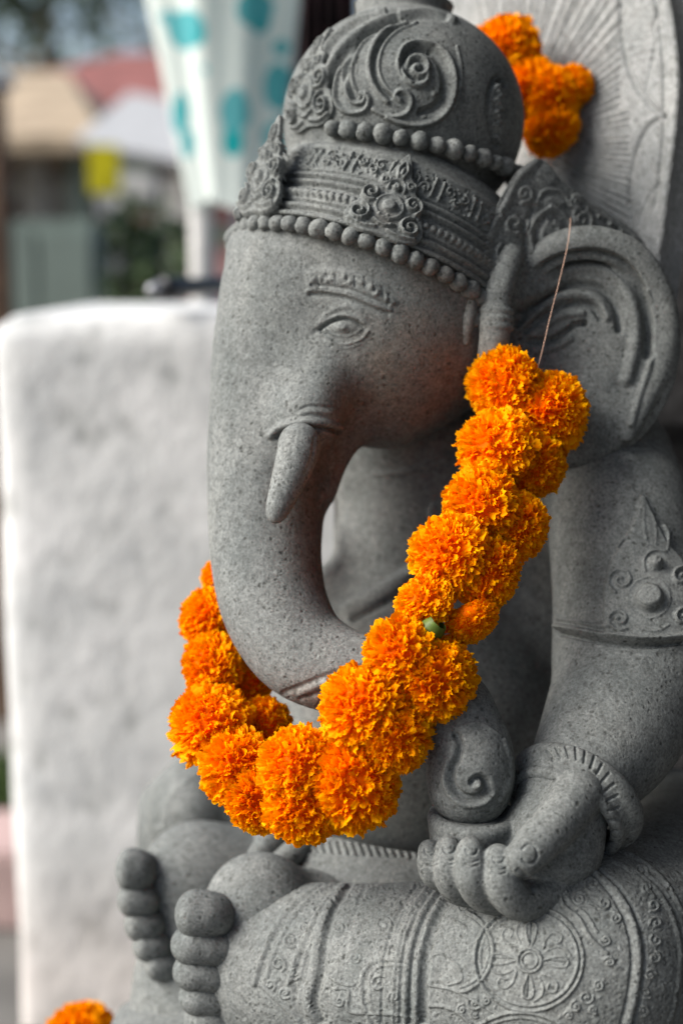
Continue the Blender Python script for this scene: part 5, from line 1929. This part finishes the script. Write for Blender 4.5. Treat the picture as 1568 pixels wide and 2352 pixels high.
# potted plant, low wall and pink kerb at the left foot
def leaf_cloud(c, r, n, s, seed, mat, name, parent):
    g = np.random.default_rng(seed)
    V, F = [], []
    cen = g.normal(size=(9, 3)) * np.array(r) * 0.5
    for i in range(n):
        q_ = cen[i % 9] + g.normal(size=3) * np.array(r) * 0.33
        a, b = nrm(g.normal(size=3)), nrm(g.normal(size=3))
        b = nrm(np.cross(a, b))
        z_ = s * g.uniform(0.6, 1.4)
        k_ = len(V)
        V += [q_ - a * z_, q_ + b * z_ * .45, q_ + a * z_, q_ - b * z_ * .45]
        F.append((k_, k_ + 1, k_ + 2, k_ + 3))
    return place(name, np.array(V) + np.array(c), np.array(F), mat, parent=parent)
p6 = at(325, 640, 4.0)
pp = root('potted_plant', 'dark green potted plant under the display table edge', 'plant', (p6.x, p6.y - 0.05, 0))
V_, F_ = tube_mesh([np.array((0, 0, 0)), np.array((0, 0, .3)), np.array((0, 0, .6)), np.array((0, 0, .62))], [0.12, 0.15, 0.17, 0.13], 20)
place('pot', V_, F_, TAN, parent=pp)
V_, F_ = tube_mesh([np.array((0, 0, .6)), np.array((0.01, 0, .9)), np.array((0, 0, 1.15))], 0.012, 8)
place('stem', V_, F_, BARK, parent=pp)
leaf_cloud((0, 0, 1.20), (0.13, 0.13, 0.20), 420, 0.035, 4, LEAFM, 'foliage', pp)

def tree(x, y, h, cr, seed, label, n=560, leaf=0.10):
    t = root('tree', label, 'tree', (x, y, 0), 'trees behind the stalls')
    g = np.random.default_rng(seed)
    pts = np.array([(0, 0, 0), (0.1, 0.05, h * .3), (-0.05, 0, h * .55), (0.1, 0, h * .8)])
    V_, F_ = tube_mesh(crom(pts, 4), np.linspace(0.16, 0.05, 13), 10)
    place('trunk', V_, F_, BARK, parent=t, smooth=True)
    for i in range(7):
        a = i * 0.9 + g.random()
        z0 = h * (0.4 + 0.06 * i)
        e_ = np.array([math.cos(a) * cr * .8, math.sin(a) * cr * .8, z0 + cr * .5])
        V_, F_ = tube_mesh(crom([np.array([0, 0, z0]), np.array([e_[0] * .5, e_[1] * .5, z0 + cr * .15]), e_], 4), np.linspace(0.06, 0.015, 9), 7)
        place('limb', V_, F_, BARK, parent=t, smooth=True)
    leaf_cloud((0, 0, h * .8), (cr, cr, cr * .7), n, leaf, seed, LEAFM, 'crown', t)
    return t
q1 = at(110, 0, 13)
tree(q1.x, q1.y, 5.2, 1.15, 21, 'dark leafy tree above the thatched roof at far left')
q1 = at(330, 0, 15)
tree(q1.x + 0.4, q1.y, 6.0, 1.3, 23, 'dark leafy tree behind the red tiled roof')
q1 = at(-160, 0, 12)
tree(q1.x, q1.y, 4.6, 1.1, 25, 'dark leafy tree at the far edge of the stalls')

KERB = simple_mat("pink_kerb_paint", (0.42, 0.30, 0.28), 0.8, 6, amount=0.2)
kp = at(0, 1980, 2.9)
k_ = root('kerb', 'pinkish stone kerb on the paving left of the white block', 'kerb', (kp.x - 0.6, kp.y, 0))
for i in range(3):
    bx('kerb_stone', 0.58, 0.24, 0.16, KERB, (-0.6 + i * 0.6, 0, 0.081), k_, bev=0.01)
# grass strip beyond the kerb
gr = leaf_cloud((0, 0, 0), (0.9, 0.16, 0.05), 5000, 0.035, 31, simple_mat("grass_green", (0.07, 0.11, 0.03), 0.8, 5, amount=0.4), 'grass', None)
gr.location = (kp.x - 0.5, kp.y + 0.5, 0.06)
tag(gr, 'strip of low green grass behind the pink kerb', 'grass', kind='stuff')
# low dark wall behind it
lw = root('low_wall', 'low grey brick wall behind the strip of grass', 'wall', (kp.x - 0.6, kp.y + 1.6, 0))
BRK = simple_mat("grey_brick", (0.16, 0.14, 0.12), 0.9, 7, amount=0.35)
bm_ = mesh_data('brick', *box_mesh(0.23, 0.12, 0.075, 0.006, 1), BRK, False)
for r in range(11):
    for c_ in range(10):
        o = bpy.data.objects.new('brick', bm_)
        o.parent = lw
        o.location = (-1.1 + c_ * 0.24 + (0.12 if r % 2 else 0), 0.003 * ((r * 3 + c_ * 5) % 4), 0.04 + r * 0.085)
        link(o)
bx('mortar', 2.5, 0.09, 0.93, SHADEW, (0.04, 0.006, 0.466), lw)
